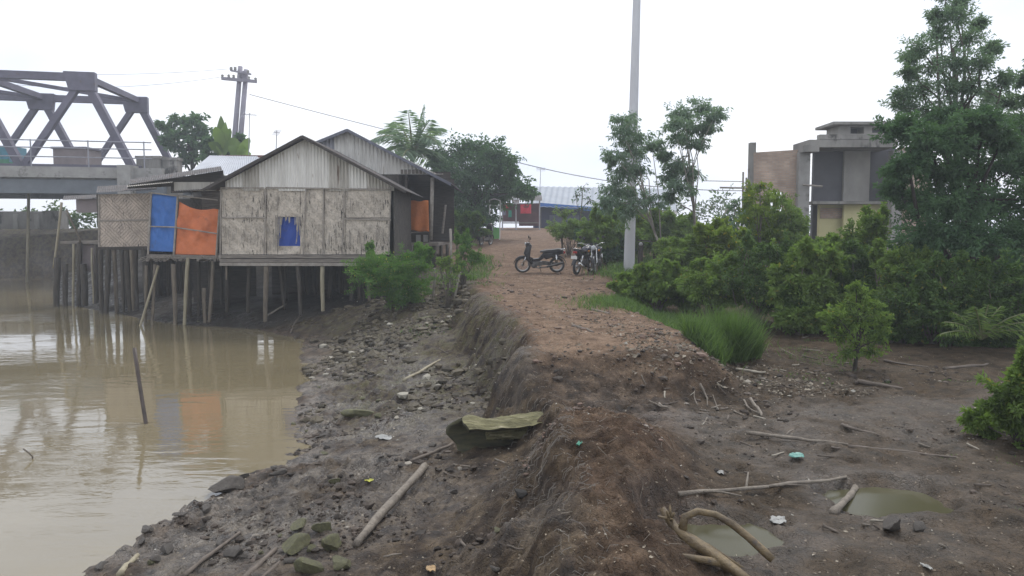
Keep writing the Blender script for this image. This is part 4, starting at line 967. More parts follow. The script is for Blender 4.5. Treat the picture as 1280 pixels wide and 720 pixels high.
def leaf_arrays(c, d, ln, wd, rng, fold=.12):
    """rhombic leaf blades: c base, d direction, ln length, wd width"""
    n = len(c)
    d = d/np.linalg.norm(d, axis=1, keepdims=True)
    r = rng.normal(size=(n, 3)); r[:, 2] += .0
    s = np.cross(d, r); s /= np.linalg.norm(s, axis=1, keepdims=True)+1e-9
    u = np.cross(s, d)
    u *= np.where(u[:, 2:3] < 0, -1, 1)
    L, Wd = ln[:, None], wd[:, None]
    mid = c+d*L*.45+u*L*fold
    v = np.stack([c, mid+s*Wd/2, c+d*L-u*L*fold, mid-s*Wd/2], 1).reshape(-1, 3)
    f = np.arange(n*4).reshape(-1, 4)
    return v, f
def crown_mesh(name, clumps, per, leaf, rng, droop=.15, sub=(10, .28), aspect=.45, tintvar=.35, sag=0.0):
    """clumps = [(centre, (rx, ry, rz))]; leaves gather on twig sprays inside each clump"""
    cs, ds, ts = [], [], []; twigs = []
    for (c, r) in clumps:
        c = np.array(c); r = np.array(r); vol = r.prod()**(1/3)
        k = max(3, int(sub[0])); dirs = rng.normal(size=(k, 3)); dirs /= np.linalg.norm(dirs, axis=1, keepdims=True)
        rad = rng.random(k)**(1/3)*rng.uniform(.7, 1.35, k)
        sc = c+dirs*r*rad[:, None]
        for q in range(k):
            m = max(4, int(per*rng.uniform(.6, 1.4)/k)); sr = sub[1]*vol*rng.uniform(.7, 1.3)
            off = rng.normal(size=(m, 3))*sr*.36; off[:, 2] *= .75
            along = rng.random(m)**.7*1.2; kk = dirs[q]*r*rad[q]; L_ = np.outer(along, kk); L_[:, 2] -= sag*vol*along**2*.25
            off = off*(1.15-.6*np.minimum(along, 1.2)[:, None]); cs.append(c+L_+off)
            dd = off/(np.linalg.norm(off, axis=1, keepdims=True)+1e-6)*.6+dirs[q]*.5+rng.normal(size=(m, 3))*.45; dd[:, 2] -= droop
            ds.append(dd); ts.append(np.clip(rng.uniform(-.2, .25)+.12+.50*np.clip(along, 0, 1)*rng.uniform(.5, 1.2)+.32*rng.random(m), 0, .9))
            twigs.append((c, sc[q]))
    c = np.concatenate(cs); d = np.concatenate(ds); t = np.concatenate(ts)
    t = np.where(rng.random(len(t)) < .02, 1.0, t)
    ln = leaf*rng.uniform(.6, 1.3, len(c)); v, f = leaf_arrays(c, d, ln, ln*aspect, rng)
    return v, f, np.repeat(t, 4), twigs
def link_arr(name, v, f, tint, m, parent):
    off = np.array(wloc(parent)); me = arr_mesh(name, v-off, f, tint); me.materials.append(m)
    o = bpy.data.objects.new(name, me); COL.objects.link(o); o.parent = parent; return o
def woody(name, base, clumps, parent, m, r0=.05, twigs=(), rng=None, trunk_top=None, rnd=None, multi=1, tw=.006):
    t = MB(); rnd = rnd or random.Random(1); base = Vector(base)
    if trunk_top is not None:
        tt = Vector(trunk_top); pts = pole_pts(base-Vector((0, 0, .1)), tt, .04, 8, rnd.randint(0, 999)); t.tube(pts, [r0*1.15, r0*.45], 8, wob=.06)
    for (c, r) in clumps:
        c = Vector(c)
        if trunk_top is not None:
            u = rnd.uniform(.35, 1); s = pts[int(u*8)] if u < 1 else pts[8]; rr = r0*(1.1-.65*u)*.6
        else: s = base+Vector((rnd.uniform(-1, 1), rnd.uniform(-1, 1), 0))*r0*2.2-Vector((0, 0, .05)); rr = r0*.5
        mid = s.lerp(c, .5)+Vector((rnd.uniform(-1, 1), rnd.uniform(-1, 1), rnd.uniform(-.3, .9)))*(c-s).length*.12
        t.tube([s, s.lerp(mid, .5)+Vector((0, 0, .02)), mid, mid.lerp(c, .6), c], [rr, max(rr*.3, tw*1.2)], 5)
    for (a, b) in list(twigs)[::2]:
        a, b = Vector(a), Vector(b); t.tube([a, a.lerp(b, .5)+Vector((0, 0, .03)), b], [tw*1.4, tw*.6], 3, cap=False)
    return part(name, t, m, parent, smooth=True)
def fill(c, r, n, rnd, rr=(.28, .42), low=-1.0, noise=1.0):
    """n clumps packed irregularly in an ellipsoid"""
    out = []; c = Vector(c)
    for i in range(n):
        for _ in range(30):
            p = Vector((rnd.uniform(-1, 1), rnd.uniform(-1, 1), rnd.uniform(low, 1)))
            if p.length < 1: break
        k = rnd.uniform(*rr); kz = k*rnd.uniform(.7, 1.1)
        p = p*(1-k*.7)
        out.append((tuple(c+Vector((p.x*r[0], p.y*r[1], p.z*r[2]))), (k*r[0], k*r[1], kz*r[2])))
    return out
def shrub(x0, x1, yt, yb, Y, label, m=L_mid, leaf=.06, per=420, n=12, dens=1, seed=0, kind='shrub', cat='shrub', group=None, bark=M_bark, rr=(.28, .44), depth=None, droop=.1, aspect=.5, base=None, sub=(10, .30), r0=.03):
    rnd = random.Random(seed*7+1); rng = np.random.default_rng(seed*13+5)
    a, b = P(x0, yt, Y), P(x1, yb, Y); cx = (a.x+b.x)/2; rx = (b.x-a.x)/2; rz = (a.z-b.z)/2
    g = gz(cx, Y); bs = Vector((base, Y, gz(base, Y))) if base is not None else Vector((cx, Y, g))
    rt = thing(kind, bs, label, cat, group)
    cl = fill((cx, Y, b.z+rz), (rx, (depth or rx*.8), rz), n, rnd, rr)
    for i in range(rnd.randint(3, 6)):
        cl.append(((cx+rnd.uniform(-.8, .8)*rx, Y+rnd.uniform(-.4, .4)*rx, b.z+rz*rnd.uniform(1.60, 1.9)), (rx*.10, rx*.10, rz*rnd.uniform(.18, .34))))
    cl = [(p_, r_) for p_, r_ in cl if True]
    aspect *= rnd.uniform(.6, 1.25); leaf *= rnd.uniform(.8, 1.4)
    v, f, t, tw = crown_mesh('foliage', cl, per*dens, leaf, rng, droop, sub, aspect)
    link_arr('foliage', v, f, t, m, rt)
    woody('stems', bs, cl, rt, bark, r0, tw, rnd=rnd)
    return rt
def tree(name, base, top, clumps, label, m, bark, r0, leaf, per, cat='tree', seed=0, group=None, droop=.2, sub=(12, .28), aspect=.45, tw=.012, trunk='trunk'):
    rnd = random.Random(seed); rng = np.random.default_rng(seed+77)
    rt = thing(name, base, label, cat, group)
    v, f, t, tws = crown_mesh('crown', clumps, per, leaf, rng, droop, sub, aspect)
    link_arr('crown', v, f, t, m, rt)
    woody(trunk, base, clumps, rt, bark, r0, tws, rnd=rnd, trunk_top=top, tw=tw)
    return rt
def pc(lst, Y, dy=.7, k=1.0, seed=0):
    """clumps from reference-pixel discs (x, y, rx, ry) round depth Y"""
    rnd = random.Random(seed); out = []
    for (x, y, rx, ry) in lst:
        Yc = Y+rnd.uniform(-dy, dy); c = P(x, y, Yc); s = Yc/960*k
        out.append((tuple(c), (rx*s, rx*s*.9, ry*s)))
    return out
def gbase(px, Y, dx=0):
    x = P(px, 300, Y).x+dx; return Vector((x, Y, gz(x, Y)))

# --- trees on the far side, left to right
rnd = random.Random(12)
cl = pc([(214, 165, 13, 9), (226, 152, 15, 9), (244, 152, 13, 8), (232, 168, 18, 12), (251, 166, 12, 10), (222, 182, 14, 10), (240, 184, 16, 12), (208, 176, 8, 6), (236, 200, 12, 10), (256, 182, 8, 9), (202, 158, 5, 4)], 50, 1.2)
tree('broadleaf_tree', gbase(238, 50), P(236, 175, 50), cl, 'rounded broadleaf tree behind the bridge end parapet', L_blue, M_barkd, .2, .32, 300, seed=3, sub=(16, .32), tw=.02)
def banana(px, yb, Y, tops, label, seed):
    rnd = random.Random(seed); rng = np.random.default_rng(seed); bs = gbase(px, Y); rt = thing('banana_plant', bs, label, 'banana plant')
    top = P(px, yb, Y); t = MB(); t.tube([bs-Vector((0, 0, .1)), bs.lerp(top, .5), top], [.16, .09], 9); part('stem', t, mat('banana_stem', (.22, .26, .12), (.14, .15, .08), 3, .6, .1), rt, smooth=True)
    for (dx, dy, w_) in tops:
        tip = P(px+dx, yb+dy, Y+rnd.uniform(-.8, .8)); n_ = 12; pts = []
        for i in range(n_+1):
            u = i/n_; p = top.lerp(tip, u)+Vector((0, 0, math.sin(math.pi*u)*.16*(tip-top).length*(0 if abs(dx) < 5 else 1))); pts.append(p)
        sd = (tip-top).cross(Vector((rnd.uniform(-.4, .4), 1, rnd.uniform(-.3, .3)))).normalized()
        vs, fs = [], []
        for i, p in enumerate(pts):
            u = i/n_; wv = w_*math.sin(math.pi*min(1, .08+u*.95))**.6*(1+.12*rnd.uniform(-1, 1))
            dn = Vector((0, 0, -.22*wv)); vs += [p-sd*wv+dn, p, p+sd*wv+dn]
        for i in range(n_):
            k = i*3; fs += [(k, k+1, k+4, k+3), (k+1, k+2, k+5, k+4)]
        v = np.array([tuple(q) for q in vs]); off = np.array(wloc(rt)); me = arr_mesh('leaf', v-off, np.array(fs), np.full(len(v), rnd.uniform(.3, .8)), True)
        me.materials.append(L_mid); o = bpy.data.objects.new('leaf', me); COL.objects.link(o); o.parent = rt
banana(278, 192, 46, [(-2, -48, .38), (-9, -34, .33), (10, -32, .33), (-18, -14, .3), (20, -18, .3), (4, -40, .3)], 'banana plant with one tall upright leaf left of the twin power pole', 5)
banana(300, 200, 45, [(-4, -26, .3), (12, -28, .33), (14, -8, .3), (-14, -18, .3), (4, -20, .28)], 'lower banana plant with spread leaves right of the tall-leafed one', 6)
# low growth behind the shed roofs
shrub(252, 312, 176, 214, 47, 'low dark bush between the banana plants behind the zinc roof', L_blue, .28, 260, 8, seed=4)

def palm(bs, top, fronds, label, rlen, m=L_blue, seed=1, lw=.035, ll=.65, nleaf=46, name='coconut_palm', cat='palm', r0=.16, trunk=True):
    rnd = random.Random(seed); rng = np.random.default_rng(seed); rt = thing(name, bs, label, cat)
    if trunk:
        t = MB(); t.tube(pole_pts(bs-Vector((0, 0, .1)), top, .03, 10, seed), [r0*1.2, r0*.8], 10, wob=.05); part('trunk', t, M_bark, rt, smooth=True)
    for (tip, arch) in fronds:
        L = (tip-top).length; n_ = nleaf; pts = []
        for i in range(n_+1):
            u = i/n_; pts.append(top.lerp(tip, u)+Vector((0, 0, arch*L*4*u*(1-u)*(.6+.4*(1-u)))))
        t = MB(); t.tube(pts[::4]+[pts[-1]], [.045*ll/.65, .008], 5)
        c, d, ln = [], [], []
        for i in range(3, n_+1):
            u = i/n_; tg = (pts[i]-pts[i-1]).normalized(); sd = tg.cross(Vector((0, 0, 1)))
            if sd.length < .2: sd = tg.cross(Vector((0, 1, 0)))
            sd.normalize(); l = ll*math.sin(math.pi*min(1, .16+.8*u))**.7
            for s_ in (-1, 1):
                dd = (sd*s_+tg*.75+Vector((0, 0, -.35-rnd.uniform(0, .5)))).normalized(); c.append(tuple(pts[i])); d.append(tuple(dd)); ln.append(l*rnd.uniform(.8, 1.1))
        c, d, ln = np.array(c), np.array(d), np.array(ln); v, f = leaf_arrays(c, d, ln, np.full(len(ln), lw), rng, .06)
        off = np.array(wloc(rt)); me = arr_mesh('frond', v-off, f, np.repeat(rng.random(len(ln))*.8+.1, 4)); me.materials.append(m)
        o = bpy.data.objects.new('frond', me); COL.objects.link(o); o.parent = rt
        part('frond_rib', t, mat('frond_rib', (.20, .22, .10), None, 3, .6, .1), o, smooth=True)
    return rt
Y = 42; top = P(516, 196, Y)
fr = [(P(530, 132, Y), .05), (P(494, 152, Y+1), .22), (P(462, 176, Y-1), .34), (P(553, 160, Y+1), .25), (P(546, 178, Y-1.2), .42), (P(483, 196, Y+1.6), .35), (P(510, 138, Y-1.5), .10), (P(538, 150, Y-1), .16), (P(562, 202, Y+.5), .30), (P(478, 163, Y+1.5), .28), (P(535, 205, Y+2), .3), (P(500, 205, Y-2), .3)]
palm(gbase(500, Y), top, fr, 'coconut palm rising behind the right slope of the corrugated gables', 1, m=L_palm, seed=4, ll=1.15, lw=.07, nleaf=60)

cl = pc([(575, 195, 24, 17), (600, 188, 24, 15), (620, 196, 20, 16), (560, 218, 24, 18), (590, 215, 28, 20), (618, 218, 24, 18), (640, 228, 20, 14), (655, 240, 13, 8), (566, 245, 22, 18), (592, 248, 26, 20), (620, 248, 22, 16), (560, 272, 18, 16), (585, 275, 20, 16), (604, 272, 14, 12), (548, 205, 12, 12), (636, 208, 12, 10)], 42, 1.6)
tree('mango_tree', gbase(590, 43), P(592, 225, 42.5), [(p, tuple(1.25*q for q in r)) for p, r in cl], 'big dense dark tree between the porch house and the road stall', L_fog, M_barkd, .25, .20, 1500, seed=5, sub=(30, .5), tw=.014, droop=.4)
shrub(563, 612, 266, 300, 37, 'dark leafy bush under the big dense tree by the cream box', L_dark, .13, 420, 12, seed=8)
shrub(684, 738, 274, 308, 33.5, 'feathery light green bush right of the path under the small feathery tree', L_mid, .10, 520, 16, seed=91, dens=1.4, aspect=.3)
cl = pc([(704, 268, 12, 10), (693, 282, 12, 12), (712, 284, 14, 14), (700, 296, 16, 10)], 34, .5)
tree('feathery_tree', gbase(703, 34), P(704, 280, 34), cl, 'small light green feathery tree right of the path before the long house', L_mid, M_bark, .05, .11, 700, seed=9, droop=.5, aspect=.25)
cl = pc([(728, 236, 11, 7), (720, 246, 9, 6), (738, 250, 10, 6), (728, 262, 12, 8)], 36, .4)
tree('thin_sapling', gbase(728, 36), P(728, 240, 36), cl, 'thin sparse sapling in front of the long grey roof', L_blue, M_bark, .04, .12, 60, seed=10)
shrub(718, 800, 258, 330, 30, 'leafy green bush behind the two parked motorbikes', L_mid, .11, 900, 24, seed=11, dens=1.4, sub=(14, .45))
shrub(800, 872, 262, 325, 31, 'leafy bush right of the utility pole under the slender tree', L_mid, .11, 800, 22, seed=12, dens=1.4, sub=(14, .45))
shrub(752, 812, 256, 300, 32, 'green bush just behind the foot of the utility pole', L_yell, .11, 700, 18, seed=13, sub=(14, .45))
# slender tree in front of the pole
Y = 24.5
cl = pc([(778, 166, 14, 10), (800, 172, 16, 12), (790, 188, 16, 11), (768, 196, 10, 7), (778, 212, 14, 9), (800, 210, 12, 9), (770, 236, 15, 10), (790, 240, 17, 11), (815, 182, 10, 8), (765, 252, 12, 9), (785, 262, 18, 11), (808, 252, 14, 10), (782, 152, 10, 7)], Y, .5, seed=1)
tree('slender_tree', gbase(846, Y), P(800, 232, Y), [(p, tuple(1.7*q for q in r)) for p, r in cl], 'slender tree whose hanging clumps cover the middle of the utility pole', L_glare, M_barkl, .045, .12, 950, seed=14, droop=.8, aspect=.3, sub=(14, .42), tw=.007)
cl = pc([(852, 140, 14, 8), (876, 134, 16, 9), (894, 144, 13, 7), (842, 156, 12, 8), (862, 160, 16, 10), (884, 160, 12, 7), (850, 176, 14, 9), (870, 180, 10, 7), (846, 205, 16, 9), (862, 215, 16, 9), (840, 220, 12, 8), (850, 232, 14, 8), (830, 196, 8, 6), (836, 246, 9, 6)], Y+.4, .6, seed=2)
tree('slender_tree', gbase(866, Y+.4), P(858, 170, Y+.4), [(p, tuple(1.6*q for q in r)) for p, r in cl], 'slender tree right of the utility pole with airy crown standing clear against the sky', L_glare, M_barkl, .05, .12, 900, seed=15, droop=.6, aspect=.32, sub=(14, .42), tw=.007)

# --- shrubs on the river side
shrub(416, 560, 302, 390, 21.8, 'bright green dense shrub at the foot of the porch house over the mud bank', L_bright, .06, 1000, 24, seed=20, dens=1.4, sub=(16, .40))
shrub(553, 606, 292, 348, 22.8, 'light feathery green bush on the path edge left of the motorbikes', L_bright, .07, 520, 12, seed=21, droop=.4, aspect=.25, dens=1.3)
shrub(536, 582, 318, 372, 21, 'small sparse weed clump between the dense shrub and the path edge', L_mid, .06, 160, 7, seed=22)

# --- shrub belt right of the path, near ones first
belt = [
 (766, 812, 346, 384, 18.5, L_mid, 'low green bush at the path edge right behind the fallen grass and motorbikes', .07),
 (790, 852, 332, 388, 17.5, L_mid, 'rounded green bush second from the path edge', .075),
 (800, 880, 300, 372, 20.5, L_mid, 'green bush before the bench with the blue cloth', .085),
 (850, 925, 322, 395, 16.5, L_mid, 'dense bush directly behind the strip of grass', .075),
 (862, 935, 284, 350, 20.5, L_yell, 'yellowish bush with pale leaf tips behind the grass strip', .085),
 (905, 985, 300, 394, 15.8, L_dark, 'dark bush behind the tall grass clump', .075),
 (925, 975, 240, 330, 22.5, L_yell, 'tall light green bush in front of the brick wall', .09),
 (962, 1012, 262, 340, 21.5, L_mid, 'upright bush at the foot of the white column', .09),
 (965, 1050, 308, 398, 15.2, L_mid, 'dark green bush below the white column', .075),
 (1018, 1092, 312, 396, 15.8, L_dark, 'low dark bush behind the small lone tree', .075),
 (1046, 1116, 262, 356, 17.5, L_mid, 'upright leafy bush in front of the yellow wall', .08),
 (1085, 1165, 308, 410, 14.6, L_mid, 'green bush right behind the small lone tree', .075),
 (1110, 1225, 325, 432, 13.8, L_dark, 'dark bush under the big airy tree', .07),
 (1195, 1310, 330, 440, 13.6, L_dark, 'dark bush at the right frame edge behind the fan of palm leaves', .07),
 (1008, 1052, 300, 350, 20.0, L_mid, 'narrow bush at the left foot of the yellow wall', .085),
]
for k, (x0, x1, yt, yb, Y, m, lab, lf) in enumerate(belt):
    shrub(x0-6, x1+6, yt-4, yb+(10 if k > 3 else -4), Y, lab, m, lf, 620, 22, seed=40+k, dens=1.3, rr=(.26, .48), sub=(14, .42))
rnd = random.Random(99)
for k in range(34):
    px = rnd.uniform(800, 1290); far_ = k % 2; Y = (rnd.uniform(14.6, 17.5) if not far_ else rnd.uniform(18, 24)); Y = max(Y, 21 - (px-745)*.08) if px < 830 else Y
    if px < 900: Y = max(Y, 17.8)
    b = gbase(px, Y)
    yb = 290-(b.z-HC)*960/Y
    h = rnd.uniform(.8, 1.7)*(1 if px > 860 else .7)*(.6 if 1000 < px < 1115 else 1); w_ = rnd.uniform(.8, 1.5); ph_ = h*960/Y; pw_ = w_*960/Y
    shrub(px-pw_/2, px+pw_/2, yb-ph_, yb, Y, 'wild bush tangled into the green thicket right of the path', rnd.choice((L_dark, L_mid, L_mid, L_yell if far_ else L_mid)), rnd.uniform(.06, .10), 380, 13, seed=400+k, dens=1.2, rr=(.26, .55), sub=(14, .5), group='bushes of the thicket right of the path')
for k in range(16):
    px = 1000+k*21.5+rnd.uniform(-8, 8); Y = rnd.uniform(13.6, 15.5); b = gbase(px, Y); yb = 290-(b.z-HC)*960/Y; h = rnd.uniform(.5, 1.2)
    if 1040 < px < 1105: Y = 15.5; b = gbase(px, Y); yb = 290-(b.z-HC)*960/Y
    shrub(px-30, px+30, yb-h*960/Y, yb+3, Y, 'low dark undergrowth bush at the foot of the thicket', L_dark, .07, 330, 10, seed=500+k, dens=1.2, rr=(.3, .55), sub=(12, .5), group='undergrowth at the thicket foot')
for k in range(12):
    px = 735+k*17+rnd.uniform(-6, 6); Y = rnd.uniform(29, 40); b = gbase(px, Y); yb = 290-(b.z-HC)*960/Y; h = rnd.uniform(.9, 1.7)
    shrub(px-24, px+24, yb-h*960/Y, yb+2, Y, 'pale green bush in the rough ground between the pole and the long house', rnd.choice((L_mid, L_yell, L_blue)), .12, 380, 12, seed=700+k, dens=1.2, rr=(.28, .5), sub=(12, .5), group='bushes before the long house')
for k, (x0, y0, lab, dd) in enumerate(((950, 232, 'tall wispy sapling right in front of the brick wall', 0), (978, 250, 'wispy sapling between the brick wall and the white column', 1), (918, 258, 'wispy sapling left of the brick wall among the scaffold poles', 2))):
    Yq = 21.5+dd*.3; cq = pc([(x0+dx, y0+dy, 13, 10) for dx, dy in ((0, 0), (-10, 14), (10, 18), (-4, 32), (12, 40), (-14, 44), (2, 54), (16, 62), (-12, 64))], Yq, .4, seed=k)
    tree('wispy_sapling', gbase(x0, Yq), P(x0, y0+8, Yq), cq, lab, (L_yell, L_mid, L_glare, L_mid)[k], M_bark, .03, .10, 260, cat='sapling', seed=900+k, droop=.2, sub=(12, .5), tw=.005)
# big trees at the right
Yr = 17
cl = pc([(1150, 62, 16, 11), (1175, 40, 15, 10), (1195, 20, 15, 10), (1212, 48, 15, 10), (1165, 85, 18, 12), (1195, 80, 18, 12), (1225, 78, 14, 10), (1150, 112, 18, 11), (1182, 112, 20, 12), (1215, 108, 18, 12), (1240, 118, 13, 10), (1136, 92, 8, 6), (1200, 4, 9, 7), (1160, 140, 20, 12), (1200, 142, 22, 12), (1240, 146, 18, 12), (1130, 132, 14, 9), (1225, 30, 8, 6), (1180, -10, 10, 8), (1140, 72, 9, 6), (1128, 118, 14, 9), (1255, 100, 12, 9), (1262, 130, 12, 9), (1170, 20, 8, 6), (1240, 60, 8, 6)], Yr, 1.0, seed=3)
tree('airy_tree', gbase(1205, Yr), P(1192, 60, Yr), [(p, tuple(1.5*q for q in r)) for p, r in cl], 'tall airy tree at the right with sky showing through its top', L_glare, M_bark, .09, .075, 1050, seed=50, droop=.1, sub=(30, .5), tw=.006, aspect=.35)
Yd = 15.5
cl = pc([(1125, 160, 22, 16), (1160, 175, 30, 20), (1205, 172, 32, 20), (1255, 170, 30, 20), (1135, 205, 24, 18), (1175, 215, 32, 22), (1225, 212, 34, 22), (1275, 205, 26, 22), (1150, 250, 26, 20), (1195, 255, 34, 24), (1245, 255, 34, 24), (1290, 250, 24, 24), (1165, 295, 30, 22), (1210, 300, 34, 24), (1260, 300, 34, 24), (1175, 335, 28, 20), (1225, 340, 34, 22), (1275, 345, 28, 22), (1150, 372, 26, 18), (1200, 385, 30, 20), (1250, 390, 30, 20), (1290, 300, 24, 24), (1300, 370, 24, 24), (1120, 235, 14, 14), (1140, 320, 16, 16), (1230, 150, 24, 14), (1180, 150, 22, 12)], Yd, 1.3, seed=4)
tree('dense_tree', gbase(1222, Yd), P(1212, 230, Yd), [(p, tuple(1.3*q for q in r)) for p, r in cl], 'dense dark green tree filling the right below the airy crown', L_fog, M_barkd, .14, .085, 2900, seed=51, droop=.1, sub=(34, .42), tw=.007)
cl = pc([(1284, 98, 16, 12), (1296, 125, 24, 16), (1276, 150, 20, 14), (1300, 80, 14, 9), (1290, 170, 24, 16), (1300, 205, 26, 20)], 16.5, .6, seed=5)
tree('edge_tree', gbase(1305, 16.5), P(1300, 110, 16.5), cl, 'tree cut by the right frame edge above the dense one', L_glare, M_bark, .08, .075, 1300, seed=52, sub=(26, .5))
# small fan of palm leaves low at the right
bs = gbase(1232, 12.6); top = bs+Vector((0, 0, .25))
fr = []
for a in range(9):
    an = R(-75+a*150/8); L = .85; fr.append((top+Vector((math.sin(an)*L, -.25+.1*(a % 3), math.cos(an)*L*.75-.05)), .14))
palm(bs, top, fr, 'low fan of young palm fronds at the foot of the dense tree', 1, m=L_mid, seed=9, ll=.26, lw=.022, nleaf=30, name='young_palm', cat='palm', trunk=False)
# small lone tree on the mud
bs = G(1068, 463); Y = bs.y
cl = pc([(1078, 368, 15, 11), (1060, 380, 17, 12), (1092, 384, 14, 11), (1048, 398, 17, 12), (1074, 400, 20, 13), (1098, 404, 14, 11), (1052, 420, 18, 11), (1078, 424, 20, 11), (1100, 424, 10, 8), (1040, 412, 8, 7), (1060, 440, 16, 9), (1086, 440, 16, 9), (1044, 392, 12, 9), (1106, 396, 9, 8), (1070, 360, 9, 7)], Y, .15, seed=6)
tree('small_tree', bs, P(1074, 385, Y), [(p, tuple(1.2*q for q in r)) for p, r in cl], 'small lone leafy tree standing on the bare mud at the right', L_mid, M_barkd, .03, .052, 420, seed=53, droop=.1, sub=(14, .36), tw=.004, aspect=.42)
# bushes at the right frame edge, near
shrub(1212, 1340, 440, 618, 7.6, 'near green bush at the right frame edge beside the puddle', L_mid, .05, 900, 18, seed=54, dens=1.4, depth=.5)
shrub(1266, 1330, 425, 500, 8.8, 'small bush cut by the right frame edge behind the near bush', L_mid, .05, 500, 10, seed=55, depth=.35)
# far tree line
def treeline(x0, x1, y, label_kind, h=2.2, seed=0):
    rng = np.random.default_rng(seed); rnd = random.Random(seed); cl = []
    n = int(abs(x1-x0)/2.2)
    for i in range(n):
        x = x0+(x1-x0)*i/n+rnd.uniform(-.8, .8); yy = y+rnd.uniform(-2, 2); g = gzs(x, yy)
        hh = h*rnd.uniform(.6, 1.25); cl.append(((x, yy, g+hh*.45), (1.7, 1.5, hh*.6)))
    v, f, t, tw = crown_mesh('x', cl, 260, .38, rng, .1, (14, .4)); me = arr_mesh('far_woodland', v, f, t); me.materials.append(L_dark)
    o = bpy.data.objects.new('far_woodland', me); COL.objects.link(o); tag(o, kind='stuff')
treeline(-75, -25, 60, '', 2.2, 1)
treeline(10, 75, 70, '', 3.6, 2)
treeline(-20, -4, 72, '', 2.2, 3)

# --- grass
def blades(name, pts, h, rng, wd=.012, lean=.35, m=L_grass, parent=None, label=None):
    n = len(pts); z = terrain(pts[:, 0], pts[:, 1]); c = np.stack([pts[:, 0], pts[:, 1], z-.01], -1)
    d = rng.normal(size=(n, 3))*lean; d[:, 2] = 1; ln = h*rng.uniform(.5, 1.25, n)
    v, f = leaf_arrays(c, d, ln, np.full(n, wd)*rng.uniform(.7, 1.3, n), rng, .10)
    t = np.repeat(np.clip(rng.random(n)*.93+.0, 0, 1), 4)
    if parent: return link_arr(name, v, f, t, m, parent)
    me = arr_mesh(name, v, f, t); me.materials.append(m); o = bpy.data.objects.new(name, me); COL.objects.link(o); return o
rng = np.random.default_rng(8)
def strip(poly, n, rng, sp=.35):
    """points scattered round a line of ground points"""
    A = [G(*p) for p in poly]; out = []
    for _ in range(n):
        k = rng.integers(0, len(A)-1); u = rng.random(); p = A[k].lerp(A[k+1], u); out.append((p.x+rng.normal()*sp, p.y+rng.normal()*sp*1.4))
    return np.array(out)
pts = strip([(770, 382), (820, 396), (860, 408), (890, 424), (915, 440)], 11000, rng, .36)
pts -= np.array([.32, .25])
tag(blades('grass', pts, .22, rng, .012, .5), kind='stuff')
pts2 = np.stack([rng.uniform(2.6, 6.4, 5000), rng.uniform(10.3, 14.5, 5000)], -1)
k = fbm(pts2[:, 0]*1.2, pts2[:, 1]*1.2, 5, 3) > .05; tag(blades('ground_weeds', pts2[k], .055, rng, .012, .9), kind='stuff')
pts3 = np.stack([rng.uniform(3.4, 5.4, 3500), rng.uniform(4.2, 7.2, 3500)], -1)
k = fbm(pts3[:, 0]*1.5, pts3[:, 1]*1.5, 6, 3)+.5*(pts3[:, 0]-4.3) > .0; tag(blades('ground_weeds', pts3[k], .03, rng, .008, .9), kind='stuff')
pts4 = np.stack([rng.uniform(-3.2, -.2, 3000), rng.uniform(17, 23, 3000)], -1)
k = fbm(pts4[:, 0]*1.2, pts4[:, 1]*.8, 16, 3) > .12; tag(blades('ground_weeds', pts4[k], .06, rng, .02, .9), kind='stuff')
pts5 = strip([(775, 350), (785, 340), (800, 334), (830, 330)], 3000, rng, .45); tag(blades('grass', pts5, .35, rng, .03, .4), kind='stuff')
pts6 = strip([(560, 352), (585, 350), (600, 338), (604, 322)], 1500, rng, .3); tag(blades('grass', pts6, .25, rng, .025, .5), kind='stuff')
for (px, py, r, h, n, lab, sd) in ((912, 452, .27, .80, 2600, 'tall bright grass clump at the near end of the grass strip', 1), (880, 436, .30, .42, 1400, 'shorter grass clump left of the tallest one', 2), (936, 448, .18, .55, 900, 'narrow grass clump right of the tallest one', 3)):
    rg = np.random.default_rng(sd); b = G(px, py); a = rg.random(n)*2*np.pi; rr = r*np.sqrt(rg.random(n)); pts = np.stack([b.x+rr*np.cos(a), b.y+rr*np.sin(a)], -1)
    rt = thing('grass_clump', b, lab, 'grass clump'); blades('blades', pts, h, rg, .012, .30, parent=rt)
